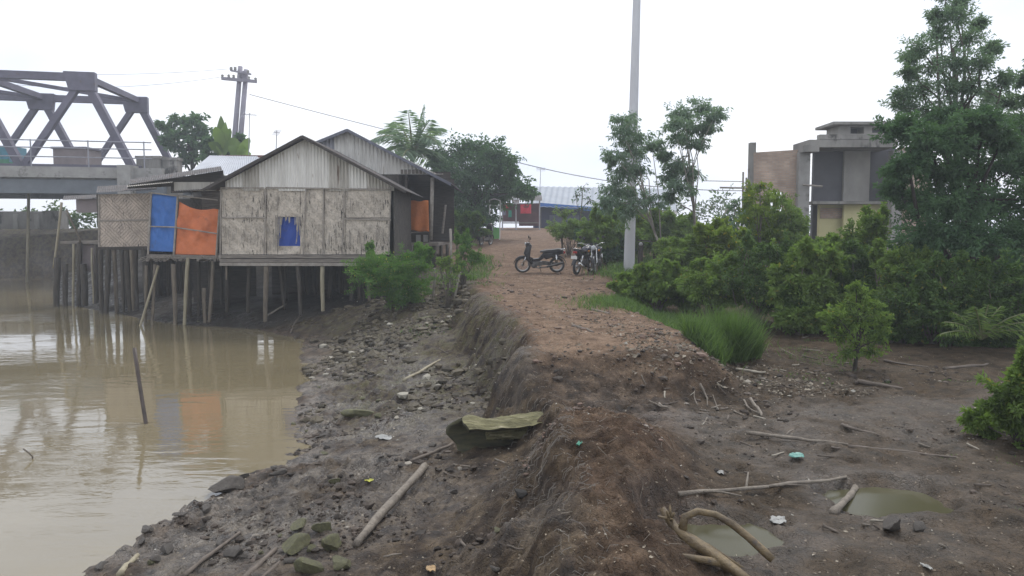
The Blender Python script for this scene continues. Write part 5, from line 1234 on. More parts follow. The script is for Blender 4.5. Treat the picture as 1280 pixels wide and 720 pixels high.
# ================================================================ motorbikes
M_tyre = mat('tyre_rubber', (.03, .028, .027), (.05, .043, .036), 6, .9, .2)
M_rim = mat('rim_metal', (.40, .40, .40), (.26, .25, .24), 5, .35, .05, metal=.8)
M_eng = mat('engine_alloy', (.16, .155, .15), (.07, .068, .065), 8, .45, .2, metal=.6)
M_frame = mat('frame_paint', (.025, .024, .028), (.015, .015, .017), 4, .35, .05)
M_seat = mat('seat_vinyl', (.035, .034, .037), (.022, .022, .024), 4, .5, .1)
M_chrome = mat('chrome', (.6, .6, .6), (.45, .45, .45), 4, .2, .02, metal=.95)
M_red = mat('red_plastic', (.35, .02, .02), None, 4, .3, .02)
M_lens = mat('lamp_glass', (.62, .64, .66), None, 4, .12, .02)
def wheel(cx, rad, rt, w=.075):
    t = MB(); prof = []
    n = 30; vs = []; fs = []; k = 8
    for i in range(n):
        a = 2*math.pi*i/n
        for j in range(k):
            b = 2*math.pi*j/k; rr = rad-w/2+w/2*math.cos(b)
            vs.append((cx+rr*math.cos(a), w/2*math.sin(b), rad+rr*math.sin(a)))
    fs = [(i*k+j, i*k+(j+1) % k, ((i+1) % n)*k+(j+1) % k, ((i+1) % n)*k+j) for i in range(n) for j in range(k)]
    t.add(vs, fs); wl_ = part('wheel', t, M_tyre, rt, smooth=True, local=True)
    t = MB(); vs = []
    for i in range(n):
        a = 2*math.pi*i/n
        for (dr, yy) in ((0, .028), (-.028, .022), (-.028, -.022), (0, -.028)):
            rr = rad-w+.008+dr; vs.append((cx+rr*math.cos(a), yy, rad+rr*math.sin(a)))
    t.add(vs, [(i*4+j, i*4+(j+1) % 4, ((i+1) % n)*4+(j+1) % 4, ((i+1) % n)*4+j) for i in range(n) for j in range(4)])
    part('rim', t, M_rim, wl_, local=True)
    t = MB(); t.lathe((cx, 0, rad), [(.03, -.06), (.055, -.04), (.055, .04), (.03, .06)], 'Y', 14)
    for i in range(18):
        a = 2*math.pi*i/18; a2 = a+(.25 if i % 2 else -.25); r1 = rad-w-.015
        t.tube([(cx+.05*math.cos(a2), .03*(-1)**i, rad+.05*math.sin(a2)), (cx+r1*math.cos(a), 0, rad+r1*math.sin(a))], .004, 3, cap=False)
    part('spokes', t, M_rim, wl_, local=True)
def arcf(cx, cz, r, a0, a1, w, th, n=12):
    """mudguard strip round a wheel centre, between angles"""
    t = MB()
    t.grid(lambda u, v: (cx+r*math.cos(a0+(a1-a0)*u), (v-.5)*w, cz+r*math.sin(a0+(a1-a0)*u)-abs(v-.5)*.0-.05*(2*v-1)**2), n, 4, th, (0, 0, -1)); return t
def smoothpoly(pts, w, taper=.7):
    """side outline given a rounded thickness"""
    t = MB(); n = len(pts); c = Vector((sum(p[0] for p in pts)/n, 0, sum(p[1] for p in pts)/n)); vs = []
    for (yy, k) in ((-w/2, taper), (-w*.36, .95), (0, 1.0), (w*.36, .95), (w/2, taper)):
        for p in pts: q = c+(Vector((p[0], 0, p[1]))-c)*k; vs.append((q.x, yy, q.z))
    fs = [tuple(range(n)), tuple(range(5*n-1, 4*n-1, -1))]
    for r_ in range(4): fs += [(r_*n+i, (r_+1)*n+i, (r_+1)*n+(i+1) % n, r_*n+(i+1) % n) for i in range(n)]
    t.add(vs, fs); return t
def mirror_part(rt, s, top):
    t = MB(); t.tube([(top[0], s*.25, top[2]), (top[0]+.02, s*.30, top[2]+.12), (top[0]+.0, s*.33, top[2]+.17)], .006, 5); t.lathe((top[0]-.01, s*.34, top[2]+.20), [(.02, -.02), (.055, -.012), (.055, .012), (.02, .02)], 'X', 12); part('mirror', t, M_black, rt, local=True, angle=40)
def underbone(label, group):
    rt = thing('motorcycle', (0, 0, 0), label, 'motorcycle', group)
    wheel(.62, .29, rt); wheel(-.60, .285, rt, .085)
    for s in (-1, 1):
        t = MB(); t.tube([(.62, s*.075, .29), (.50, s*.07, .62)], .026, 8); part('fork_leg', t, M_chrome, rt, smooth=True, local=True)
        t = MB(); t.tube([(-.60, s*.10, .30), (-.56, s*.12, .66)], .028, 8); t.tube([(-.594, s*.10, .34), (-.568, s*.118, .60)], .038, 8); part('shock_absorber', t, M_chrome, rt, smooth=True, local=True)
    t = arcf(.62, .29, .335, R(10), R(160), .11, .006); part('front_mudguard', t, M_frame, rt, smooth=True, local=True)
    t = smoothpoly([(.54, .60), (.60, .70), (.50, .98), (.42, 1.04), (.30, 1.0), (.34, .86), (.36, .62), (.30, .40), (.20, .28), (.30, .26), (.44, .42), (.48, .55)], .30, .75); part('leg_shield', t, M_frame, rt, local=True, angle=35)
    t = smoothpoly([(.36, .56), (.30, .40), (.02, .42), (-.15, .54), (-.20, .66), (-.10, .68), (.05, .52), (.28, .50)], .20, .8); part('step_through', t, M_frame, rt, local=True, angle=35)
    t = smoothpoly([(-.02, .62), (-.10, .73), (-.72, .80), (-.86, .80), (-.80, .70), (-.52, .58), (-.20, .48)], .24, .7); part('side_cover', t, M_frame, rt, local=True, angle=35)
    t = smoothpoly([(.02, .73), (.0, .79), (-.18, .83), (-.40, .84), (-.70, .885), (-.80, .87), (-.82, .80), (-.5, .76), (-.2, .74)], .27, .75); part('seat', t, M_seat, rt, local=True, angle=40)
    t = MB(); t.tube([(-.60, .12, .79), (-.84, .12, .86), (-.90, 0, .87), (-.84, -.12, .86), (-.60, -.12, .79)], .013, 6); part('grab_rail', t, M_chrome, rt, smooth=True, local=True)
    t = arcf(-.60, .29, .345, R(60), R(185), .13, .006); part('rear_mudguard', t, M_frame, rt, smooth=True, local=True)
    t = MB(); t.box((-.86, 0, .74), (.06, .14, .08)); part('tail_lamp', t, M_red, rt, local=True)
    t = MB(); t.lathe((.22, 0, .30), [(.05, -.14), (.11, -.12), (.12, .12), (.06, .14)], 'Y', 14); t.box((.34, 0, .33), (.20, .15, .13)); t.box((.06, 0, .34), (.26, .2, .15)); part('engine', t, M_eng, rt, local=True, angle=40)
    t = MB(); t.tube([(.30, .12, .24), (.05, .15, .19), (-.25, .16, .23)], .02, 7); t.tube([(-.22, .17, .23), (-.35, .175, .27), (-.82, .18, .38)], [.035, .05], 10); part('exhaust', t, M_eng, rt, smooth=True, local=True)
    t = MB(); t.poly([(0, -.13, .38), (-.1, -.13, .42), (-.62, -.13, .35), (-.62, -.13, .25), (-.1, -.13, .27)], .05); part('chain_case', t, M_eng, rt, local=True)
    t = MB(); t.tube([(.36, -.34, 1.02), (.40, -.24, 1.03), (.44, -.08, .99), (.44, .08, .99), (.40, .24, 1.03), (.36, .34, 1.02)], .012, 6)
    t.tube([(.36, -.35, 1.02), (.385, -.25, 1.03)], .019, 7); t.tube([(.36, .35, 1.02), (.385, .25, 1.03)], .019, 7); part('handlebar', t, M_black, rt, smooth=True, local=True)
    t = smoothpoly([(.50, .96), (.53, 1.02), (.48, 1.10), (.40, 1.10), (.34, 1.04), (.38, .98)], .22, .7); hc_ = part('handlebar_cowl', t, M_frame, rt, local=True, angle=40)
    t = MB(); t.lathe((.52, 0, 1.03), [(.03, -.02), (.07, 0), (.06, .025), (.02, .04)], 'X', 14); part('headlight', t, M_lens, hc_, smooth=True, local=True)
    for s in (-1, 1): mirror_part(rt, s, (.40, 0, 1.06))
    t = MB(); t.tube([(.02, -.12, .26), (-.06, -.26, .01)], .012, 6); part('side_stand', t, M_black, rt, smooth=True, local=True)
    t = MB(); t.box((.0, 0, .235), (.035, .56, .03)); part('footrest', t, M_black, rt, local=True)
    t = MB(); t.box((-.90, 0, .62), (.012, .22, .11)); part('number_plate', t, M_black, rt, local=True)
    return rt
def standard(label, group):
    rt = thing('motorcycle', (0, 0, 0), label, 'motorcycle', group)
    wheel(.66, .30, rt); wheel(-.62, .30, rt, .095)
    for s in (-1, 1):
        t = MB(); t.tube([(.66, s*.085, .30), (.46, s*.085, .92)], .022, 8); t.tube([(.66, s*.085, .30), (.575, s*.085, .56)], .032, 8); part('fork_leg', t, M_chrome, rt, smooth=True, local=True)
        t = MB(); t.tube([(-.62, s*.12, .32), (-.48, s*.13, .68)], .03, 8); part('shock_absorber', t, M_chrome, rt, smooth=True, local=True)
        t = MB(); t.lathe((.50, s*.18, .82), [(.02, -.03), (.04, -.02), (.03, .03)], 'X', 10); part('indicator', t, mat('amber_lens', (.55, .2, .02), None, 3, .3, .02), rt, local=True, smooth=True)
    t = arcf(.66, .30, .35, R(20), R(150), .12, .006); part('front_mudguard', t, M_frame, rt, smooth=True, local=True)
    t = arcf(-.62, .30, .36, R(45), R(170), .14, .006); part('rear_mudguard', t, M_frame, rt, smooth=True, local=True)
    t = smoothpoly([(.38, .80), (.30, .96), (.12, 1.0), (-.06, .90), (-.10, .80), (.10, .76)], .30, .6); part('fuel_tank', t, mat('tank_paint', (.03, .03, .045), None, 4, .2, .02), rt, local=True, angle=50)
    t = smoothpoly([(-.04, .80), (-.05, .87), (-.30, .86), (-.60, .92), (-.80, .92), (-.82, .84), (-.5, .80)], .27, .75); part('seat', t, M_seat, rt, local=True, angle=40)
    t = smoothpoly([(-.10, .76), (-.50, .80), (-.86, .86), (-.80, .78), (-.45, .62), (-.14, .56)], .22, .8); part('side_cover', t, M_frame, rt, local=True, angle=40)
    t = MB()
    for s in (-1, 1): t.tube([(.38, s*.03, .86), (.30, s*.08, .40), (.10, s*.12, .26), (-.25, s*.12, .32), (-.30, s*.10, .72)], .018, 6); 
    t.tube([(.40, 0, .84), (0, 0, .74), (-.5, 0, .74)], .03, 6); part('frame', t, M_frame, rt, smooth=True, local=True)
    t = MB(); t.lathe((.02, 0, .38), [(.06, -.17), (.12, -.15), (.13, .15), (.06, .17)], 'Y', 14); t.box((.14, 0, .40), (.26, .2, .2))
    for k in range(6): t.box((.17, 0, .53+.03*k), (.17, .17, .014))
    t.box((.17, 0, .61), (.12, .12, .18)); part('engine', t, M_eng, rt, local=True, angle=40)
    t = MB(); t.tube([(.24, -.10, .55), (.33, -.13, .45), (.28, -.15, .26), (0, -.17, .21), (-.3, -.18, .24)], .02, 7); t.tube([(-.3, -.18, .24), (-.42, -.185, .28), (-.90, -.19, .42)], [.04, .055], 10); part('exhaust', t, M_chrome, rt, smooth=True, local=True)
    t = MB(); t.tube([(.22, -.38, 1.06), (.32, -.26, 1.08), (.42, -.08, .98), (.42, .08, .98), (.32, .26, 1.08), (.22, .38, 1.06)], .013, 6); part('handlebar', t, M_chrome, rt, smooth=True, local=True)
    t = MB(); t.lathe((.50, 0, .92), [(.04, -.08), (.085, -.03), (.095, .03)], 'X', 16); hs = part('headlight', t, M_black, rt, local=True, angle=40)
    t = MB(); t.lathe((.535, 0, .92), [(.09, 0), (.07, .02), (.02, .03)], 'X', 16); part('lens', t, M_lens, hs, smooth=True, local=True)
    t = MB()
    for s in (-1, 1): t.lathe((.40, s*.06, 1.05), [(.04, -.02), (.045, .02)], 'X', 12)
    part('gauges', t, M_black, rt, local=True)
    for s in (-1, 1): mirror_part(rt, s, (.30, 0, 1.08))
    t = MB(); t.tube([(-.60, .13, .88), (-.86, .12, .92), (-.92, 0, .93), (-.86, -.12, .92), (-.60, -.13, .88)], .013, 6); part('grab_rail', t, M_chrome, rt, smooth=True, local=True)
    t = MB(); t.box((-.86, 0, .80), (.05, .13, .07)); part('tail_lamp', t, M_red, rt, local=True)
    t = MB(); t.box((-.93, 0, .62), (.012, .22, .11)); part('number_plate', t, M_white, rt, local=True)
    t = MB(); t.tube([(.02, .12, .26), (-.06, .28, .01)], .012, 6); part('side_stand', t, M_black, rt, smooth=True, local=True)
    return rt
def put(o, px, py, rz, lean=0, Y=None):
    g = G(px, py); o.location = g+Vector((0, 0, .0)); o.rotation_euler = (lean, 0, rz)
grp = 'motorbikes parked at the path edge'
b1 = underbone('black underbone motorbike standing side-on across the path', grp); put(b1, 675, 341, R(183), R(-4))
b2 = standard('middle motorbike seen from behind between the side-on one and the leaning one', grp); put(b2, 729, 343, R(62), R(4))
b3 = copy_tree(b2); b3['label'] = 'black motorbike facing the camera with its round headlight in the bush'; put(b3, 747, 342, R(-104), R(5))
b4 = copy_tree(b1); b4['label'] = 'distant motorbike beside the cream box under the dark tree'; put(b4, 607, 307, R(70), R(4))
M_wpl0 = mat('grey_bag', (.35, .35, .36), None, 5, .6, .3)
# dark bench with a blue cloth right of the utility pole
Y = 25; x0, x1 = P(798, 0, Y).x, P(846, 0, Y).x; g = gz((x0+x1)/2, Y); zt_ = P(0, 301, Y).z
rt = thing('wooden_bench', ((x0+x1)/2, Y, g), 'dark wooden bench frame right of the utility pole in the bushes', 'bench')
t = MB(); t.bar((x0+.1, Y, zt_+.02), (x1, Y, zt_-.1), .45, .05); part('bench_top', t, M_plankd, rt)
for (x, yy) in ((x0+.12, Y-.18), (x0+.12, Y+.18), ((x0+x1)/2, Y-.18), ((x0+x1)/2, Y+.18), (x1-.1, Y-.18), (x1-.1, Y+.18)):
    t = MB(); t.bar((x, yy, g-.1), (x+.06, yy, zt_-.04), .09, .09, (0, 1, 0)); part('leg', t, M_plankd, rt)
t = MB(); c0 = P(822, 304, Y); t.grid(lambda u, v: (c0.x+.5*u, Y-.27+.02*math.sin(9*u), zt_+.0-.34*v+.03*math.sin(6*u)), 12, 6, .02, (0, 1, 0)); solo('blue_cloth', t, cloth('grey_blue_cloth', (.16, .22, .38)), 'grey blue cloth hanging over the dark bench', 'cloth', smooth=True)
t = MB(); c0 = P(801, 303, Y-.3); t.lathe((c0.x, c0.y, c0.z-.12), [(.03, 0), (.07, .04), (.06, .10), (.02, .13)], n=10); solo('white_bag', t, M_wpl0, 'small white bag at the left end of the dark bench', 'bag', smooth=True)

# ================================================================ driftwood, rocks, litter
M_drift = mat('driftwood', (.27, .235, .19), (.13, .11, .09), 7, .8, .9, (2, 2, 2), spots=((.10, .085, .07), 7, .62))
M_driftd = mat('dark_driftwood', (.17, .14, .115), (.09, .075, .06), 6, .8, .5)
M_root = mat('ochre_root', (.20, .145, .07), (.07, .05, .03), 9, .6, .9, (1, 1, 1), spots=((.07, .055, .04), 5, .58), spec=.5)
M_moss = mat('mossy_wood', (.27, .25, .13), (.075, .07, .035), 8, .9, 1.0, (.5, 3, 3), spots=((.38, .34, .22), 6, .56), dist=.02)
M_logd = mat('log_hollow', (.105, .10, .052), (.04, .038, .025), 7, .7, .7, (.5, 3, 3))
M_rock = mat('green_stone', (.15, .145, .065), (.07, .068, .04), 5, .6, .8, spots=((.19, .165, .12), 6, .60), dist=.02)
M_rockg = mat('muddy_stone', (.12, .105, .088), (.06, .052, .045), 6, .55, .8, spots=((.22, .20, .17), 9, .62), dist=.02)
M_rockp = mat('pale_stone', (.40, .36, .29), (.22, .20, .16), 6, .7, .5)
def stick(p0, p1, r, m, label, cat='stick', name='stick', group=None, bend=.03, seed=0, taper=.6, n=8, up=0.0, lift=(0, 0), forks=0):
    """branch lying on the mud between two reference pixels"""
    a, b = G(*p0), G(*p1); rnd = random.Random(seed); d = (b-a).length; side = Vector((-(b-a).y, (b-a).x, 0)).normalized()
    pts = []; b1_, b2_ = rnd.uniform(-1, 1)*bend*d, rnd.uniform(-1, 1)*bend*d*.25
    for i in range(n+1):
        u = i/n; p = a.lerp(b, u)+side*(b1_*math.sin(math.pi*u)+b2_*math.sin(2*math.pi*u))
        g = gz(p.x, p.y); z = a.z+(b.z-a.z)*u; pts.append(Vector((p.x, p.y, z*.8+g*.2+r*.35+lift[0]*(1-u)+lift[1]*u)))
    t = MB(); t.tube(pts, [r*(1-(1-taper)*i/n)*(1+.16*rnd.uniform(-1, 1)) for i in range(n+1)], 9, wob=.14)
    for k in range(forks):
        u = rnd.uniform(.2, .8); p = pts[int(u*n)]; s_ = rnd.choice((-1, 1)); q = p+(b-a).normalized()*.3*d*.4+side*s_*d*.12+Vector((0, 0, rnd.uniform(.01, .06)))
        t.tube([p, p.lerp(q, .5)+Vector((0, 0, .015)), q], [r*.6, r*.3], 5)
    return solo(name, t, m, label, cat, group, smooth=True)
stick((445, 684), (531, 588), .042, M_drift, 'thick straight grey driftwood pole lying on the dark mud left of the hollow log', 'driftwood', 'driftwood_pole', bend=.01, seed=2, taper=.85, lift=(.01, .04))
stick((514, 578), (566, 561), .026, M_driftd, 'short dark stick pointing at the left end of the hollow log', seed=3, lift=(0, .06))
stick((505, 477), (550, 451), .035, M_bamboo, 'straight pale plank-like stick on the rubble of the mud slope', seed=4, bend=.005)
stick((150, 722), (172, 697), .03, M_bamboo, 'short reddish tan stick at the bottom edge of the photo beside the water', seed=5)
stick((230, 722), (300, 668), .022, M_driftd, 'long thin dark stick among stones at the lower left', seed=6)
stick((300, 730), (345, 690), .030, M_driftd, 'split dark branch left of the green stones', seed=7)
stick((320, 732), (362, 690), .020, M_driftd, 'thinner dark branch against the left green stone', seed=8)
stick((933, 548), (1060, 557), .022, M_drift, 'long pale bent stick across the mud above the turquoise scrap', seed=9, lift=(.05, 0), forks=1)
stick((1060, 559), (1195, 573), .017, M_driftd, 'long thin dark stick continuing right from the pale bent one', seed=10)
stick((1052, 532), (1098, 546), .018, M_driftd, 'short dark stick above the long pale one', seed=11)
stick((848, 622), (1058, 598), .020, M_drift, 'forked branch lying between the root and the turquoise scrap', seed=12, forks=3, bend=.05)
stick((1041, 643), (1069, 611), .030, M_drift, 'short thick pale piece of wood left of the green puddle', 'driftwood', seed=13, bend=0, taper=.9)
stick((1072, 478), (1128, 487), .030, M_driftd, 'low dark log on the mud right of the small lone tree', 'driftwood', seed=14)
stick((938, 505), (952, 521), .022, M_drift, 'short pale stick at the right foot of the eroded slope', seed=15, lift=(.05, 0))
stick((920, 464), (957, 467), .025, M_rockp, 'pale flat stick just right of the tall grass clump', seed=16)
stick((875, 488), (885, 500), .016, M_drift, 'small pale upright splinter in the dark slope debris', seed=17, lift=(.06, 0))
stick((1180, 462), (1235, 457), .03, M_driftd, 'brown rotten branch at the foot of the dark bushes', seed=18)
stick((740, 388), (762, 393), .03, M_drift, 'short pale driftwood on the path near the low bush', seed=19)
stick((716, 408), (742, 416), .025, M_driftd, 'dark short stick lying on the path', seed=20)
stick((330, 398), (358, 386), .035, M_drift, 'pale branch lifted from the mud under the gable house', seed=21, lift=(0, .15))
stick((363, 418), (376, 400), .02, M_driftd, 'thin dark stick leaning at the water edge under the house', seed=22, lift=(0, .1))
stick((208, 407), (222, 402), .03, M_drift, 'pale stick floating at the foot of the left stilts', seed=23)
stick((1105, 452), (1160, 460), .02, M_driftd, 'thin stick behind the low dark log', seed=24)
stick((575, 346), (610, 347), .03, M_drift, 'pale horizontal rail stick at the path edge beside the feathery bush', seed=25, lift=(.12, .02))
# fence stakes at the bank edge
for k, (x0, y0, x1, y1, lab) in enumerate(((563, 286, 562, 372, 'pale upright stake beside the feathery bush'), (575, 340, 568, 372, 'short crooked stake right of the pale upright one'), (543, 335, 541, 372, 'short stake behind the small weed clump'))):
    b = G(x1, y1); t = MB(); t.tube(pole_pts(b-Vector((0, 0, .1)), P(x0, y0, b.y), .02, 5, k), .035, 7, wob=.06); solo('stake', t, M_batten, lab, 'stake', smooth=True, base=b)
# stakes in the river
b = G(188, 532, True); t = MB(); t.tube(pole_pts(b-Vector((0, 0, .5)), P(168, 435, b.y+.4), .01, 6, 1), .032, 8, wob=.08); solo('river_stake', t, mat('wet_stake', (.10, .075, .065), (.05, .04, .035), 5, .5, .3), 'leaning dark stake standing in the river before the orange reflection', 'stake', smooth=True, base=b)
b = G(40, 574, True); t = MB(); t.tube([b-Vector((.02, 0, .2)), b+Vector((.01, 0, .03)), P(36, 566, b.y), P(29, 561, b.y)], .010, 6); solo('river_twig', t, M_driftd, 'small twig poking out of the river at the lower left', 'twig', smooth=True, base=b)
b = P(33, 347, 46); t = MB(); t.tube([Vector((b.x, 46, -.4)), P(36, 236, 46)], .085, 8); solo('mooring_pole', t, M_bamboo, 'tall thin pole standing in the river before the bridge pier', 'pole', smooth=True)

# hollow mossy log half buried in the mound
def hollow_log():
    a = G(574, 572); b = G(672, 585); ax = Vector((b.x-a.x+.22, .10, 0)); L = ax.length; ax.normalize(); yv = Vector((-ax.y, ax.x, 0)); rndl = random.Random(2)
    ctr = Vector((a.x+.04, a.y+.12, a.z+.10)); rt = thing('hollow_log', Vector((a.x+.4, a.y, a.z)), 'mossy split hollow log half buried against the ridge of mud', 'log')
    def prof(u, v, off):
        # v runs from the lower front lip, round the back, to the upper front lip
        an = R(-118+252*v)
        rr = (.30+.06*u+.03*math.sin(5*u+2)+.012*math.sin(13*u+9*v))-off
        jag = .10*math.sin(7*v+1)+.05*math.sin(19*v); x = u*L+(jag-.05)*(1-u)**3
        lip = .10*max(0, (v-.80)/.2)*(1-u*.4)
        y = -math.cos(an)*rr*.8*-1; z = math.sin(an)*rr
        p = ctr+ax*x+yv*(y)+Vector((0, 0, z+.05*u))
        p = p-yv*lip*1.2+Vector((0, 0, lip*.3))
        n = mnoise.noise(Vector((u*5, v*16, off*10)))*.03+mnoise.noise(Vector((u*14, v*40, off*10)))*.012
        return p+Vector((0, 0, n))
    def shell(t, f1, flip=False): 
        nu, nv = 40, 40; t.grid(f1, nu, nv)
    # outer bark skin with the moss and the dark inner hollow
    t = MB(); nu = nv = 44; w_ = nv+1
    vo = [prof(i/nu, j/nv, 0) for i in range(nu+1) for j in range(nv+1)]
    t.add(vo, [(i*w_+j, i*w_+j+1, (i+1)*w_+j+1, (i+1)*w_+j) for i in range(nu) for j in range(nv)])
    part('mossy_shell', t, M_moss, rt, smooth=True)
    t = MB(); vi = [prof(i/nu, j/nv, .035+.03*(1-j/nv)) for i in range(nu+1) for j in range(nv+1)]
    vo2 = [prof(i/nu, j/nv, .001) for i in range(nu+1) for j in range(nv+1)]
    n_ = len(vi)
    fs = [(i*w_+j, (i+1)*w_+j, (i+1)*w_+j+1, i*w_+j+1) for i in range(nu) for j in range(nv)]
    fs += [(j, j+1, n_+j+1, n_+j) for j in range(nv)]+[(i*w_+nv, (i+1)*w_+nv, n_+(i+1)*w_+nv, n_+i*w_+nv) for i in range(nu)]+[((i+1)*w_, i*w_, n_+i*w_, n_+(i+1)*w_) for i in range(nu)]
    t.add(vi+vo2, fs); part('inner_hollow', t, M_logd, rt, smooth=True)
    # crumbled mossy lump on its back
    t = MB(); c = G(628, 545); vs = []
    def lump(u, v):
        x = (u-.5)*.72; y = (v-.5)*.34; k = math.sin(math.pi*u)**.6*math.sin(math.pi*v)**.6
        return ctr+ax*(L*.60+x)+yv*(.10+y)+Vector((0, 0, .10+.25*k*(.75+.5*mnoise.noise(Vector((u*6, v*6, 3))))+.02*mnoise.noise(Vector((u*25, v*25, 1)))))
    t.grid(lump, 40, 24, .02, (0, 0, -1)); part('mossy_lump', t, M_moss, rt, smooth=True)
hollow_log()

# root at the bottom right
def root_piece():
    b = G(880, 700); rt = thing('root', b, 'ochre forked tree root arching over the mud at the lower right', 'root')
    def at(px, py, h): 
        g = G(px, py+h); s = g.y; return P(px, py, s)
    Yb = b.y
    a0, a1, a2, a3, a4, a5 = P(828, 636, Yb+.35), P(846, 664, Yb+.22), P(866, 678, Yb+.12), P(892, 694, Yb), P(920, 714, Yb-.1), P(950, 738, Yb-.22)
    t = MB(); t.tube([a0-Vector((0, 0, .0)), a1, a2, a3, a4, a5], [.022, .034, .046, .038, .034, .03], 12, wob=.14); part('main_root', t, M_root, rt, smooth=True)
    s = [P(853, 664, Yb+.20), P(856, 646, Yb+.22), P(872, 639, Yb+.24), P(894, 643, Yb+.22), P(915, 655, Yb+.18), P(936, 672, Yb+.12), P(956, 690, Yb+.05), P(966, 700, Yb+.02)]
    t = MB(); t.tube(s, [.032, .025, .024, .022, .024, .025, .027, .024], 12, wob=.09); part('arching_branch', t, M_root, rt, smooth=True)
    s = [P(836, 690, Yb+.02), P(856, 696, Yb-.02), P(880, 700, Yb-.05), P(902, 704, Yb-.04), P(912, 716, Yb-.02)]
    t = MB(); t.tube(s, [.014, .02, .026, .028, .024], 10, wob=.12); part('side_branch', t, M_root, rt, smooth=True)
    s = [P(866, 676, Yb+.12), P(885, 682, Yb+.14), P(905, 695, Yb+.12), P(930, 712, Yb+.06)]
    t = MB(); t.tube(s, [.018, .014, .014, .012], 8, wob=.1); part('side_branch', t, M_root, rt, smooth=True)
    t = MB(); c = P(838, 650, Yb+.28); rnd = random.Random(5)
    for k in range(7):
        d = Vector((rnd.uniform(-1, .6), rnd.uniform(-.3, .3), rnd.uniform(.1, 1))).normalized()*rnd.uniform(.05, .10); t.tube([c, c+d], [.016, .006], 5)
    part('splintered_end', t, M_root, rt, smooth=True)
root_piece()

def rock_mesh(seed, flat=.6, ang=.5):
    import bmesh
    bm = bmesh.new(); bmesh.ops.create_icosphere(bm, subdivisions=3, radius=1)
    rnd = random.Random(seed); pl = [(Vector((rnd.gauss(0, 1), rnd.gauss(0, 1), rnd.gauss(0, 1))).normalized(), rnd.uniform(.38, .72)) for _ in range(9)]
    o3 = Vector((seed*3.1, seed*1.7, 0))
    for v in bm.verts:
        p = v.co.copy()
        for n, d in pl:
            k = p.dot(n)
            if k > d: p -= n*(k-d)*1.0
        p *= 1+.10*mnoise.noise(p*1.5+o3)+.04*mnoise.noise(p*5+o3)
        p.z *= flat; v.co = p
    me = bpy.data.meshes.new('stone'); bm.to_mesh(me); bm.free(); me.polygons.foreach_set('use_smooth', [True]*len(me.polygons)); me.set_sharp_from_angle(angle=R(38)); return me
RM = [rock_mesh(k, .50+.08*(k % 4)) for k in range(9)]
def with_mat(me, m): c = me.copy(); c.materials.clear(); c.materials.append(m); return c
RG = [with_mat(m, M_rockg) for m in RM]; RV = [with_mat(m, M_rock) for m in RM]; RP = [with_mat(m, M_rockp) for m in RM[:4]]
def rock(px, py, wpx, label, meshes=None, k=0, sy=.8, sz=1.0, rz=0, group=None, sink=.25, rx=0):
    g = G(px, py); s = wpx/2*g.y/960; o = bpy.data.objects.new('stone', (meshes or RG)[k % len(meshes or RG)]); COL.objects.link(o)
    o.location = g+Vector((0, s*.5, s*.45*sz*(1-sink))); o.scale = (s, s*sy, s*sz); o.rotation_euler = (rx, 0, rz); return tag(o, label, 'stone', group)
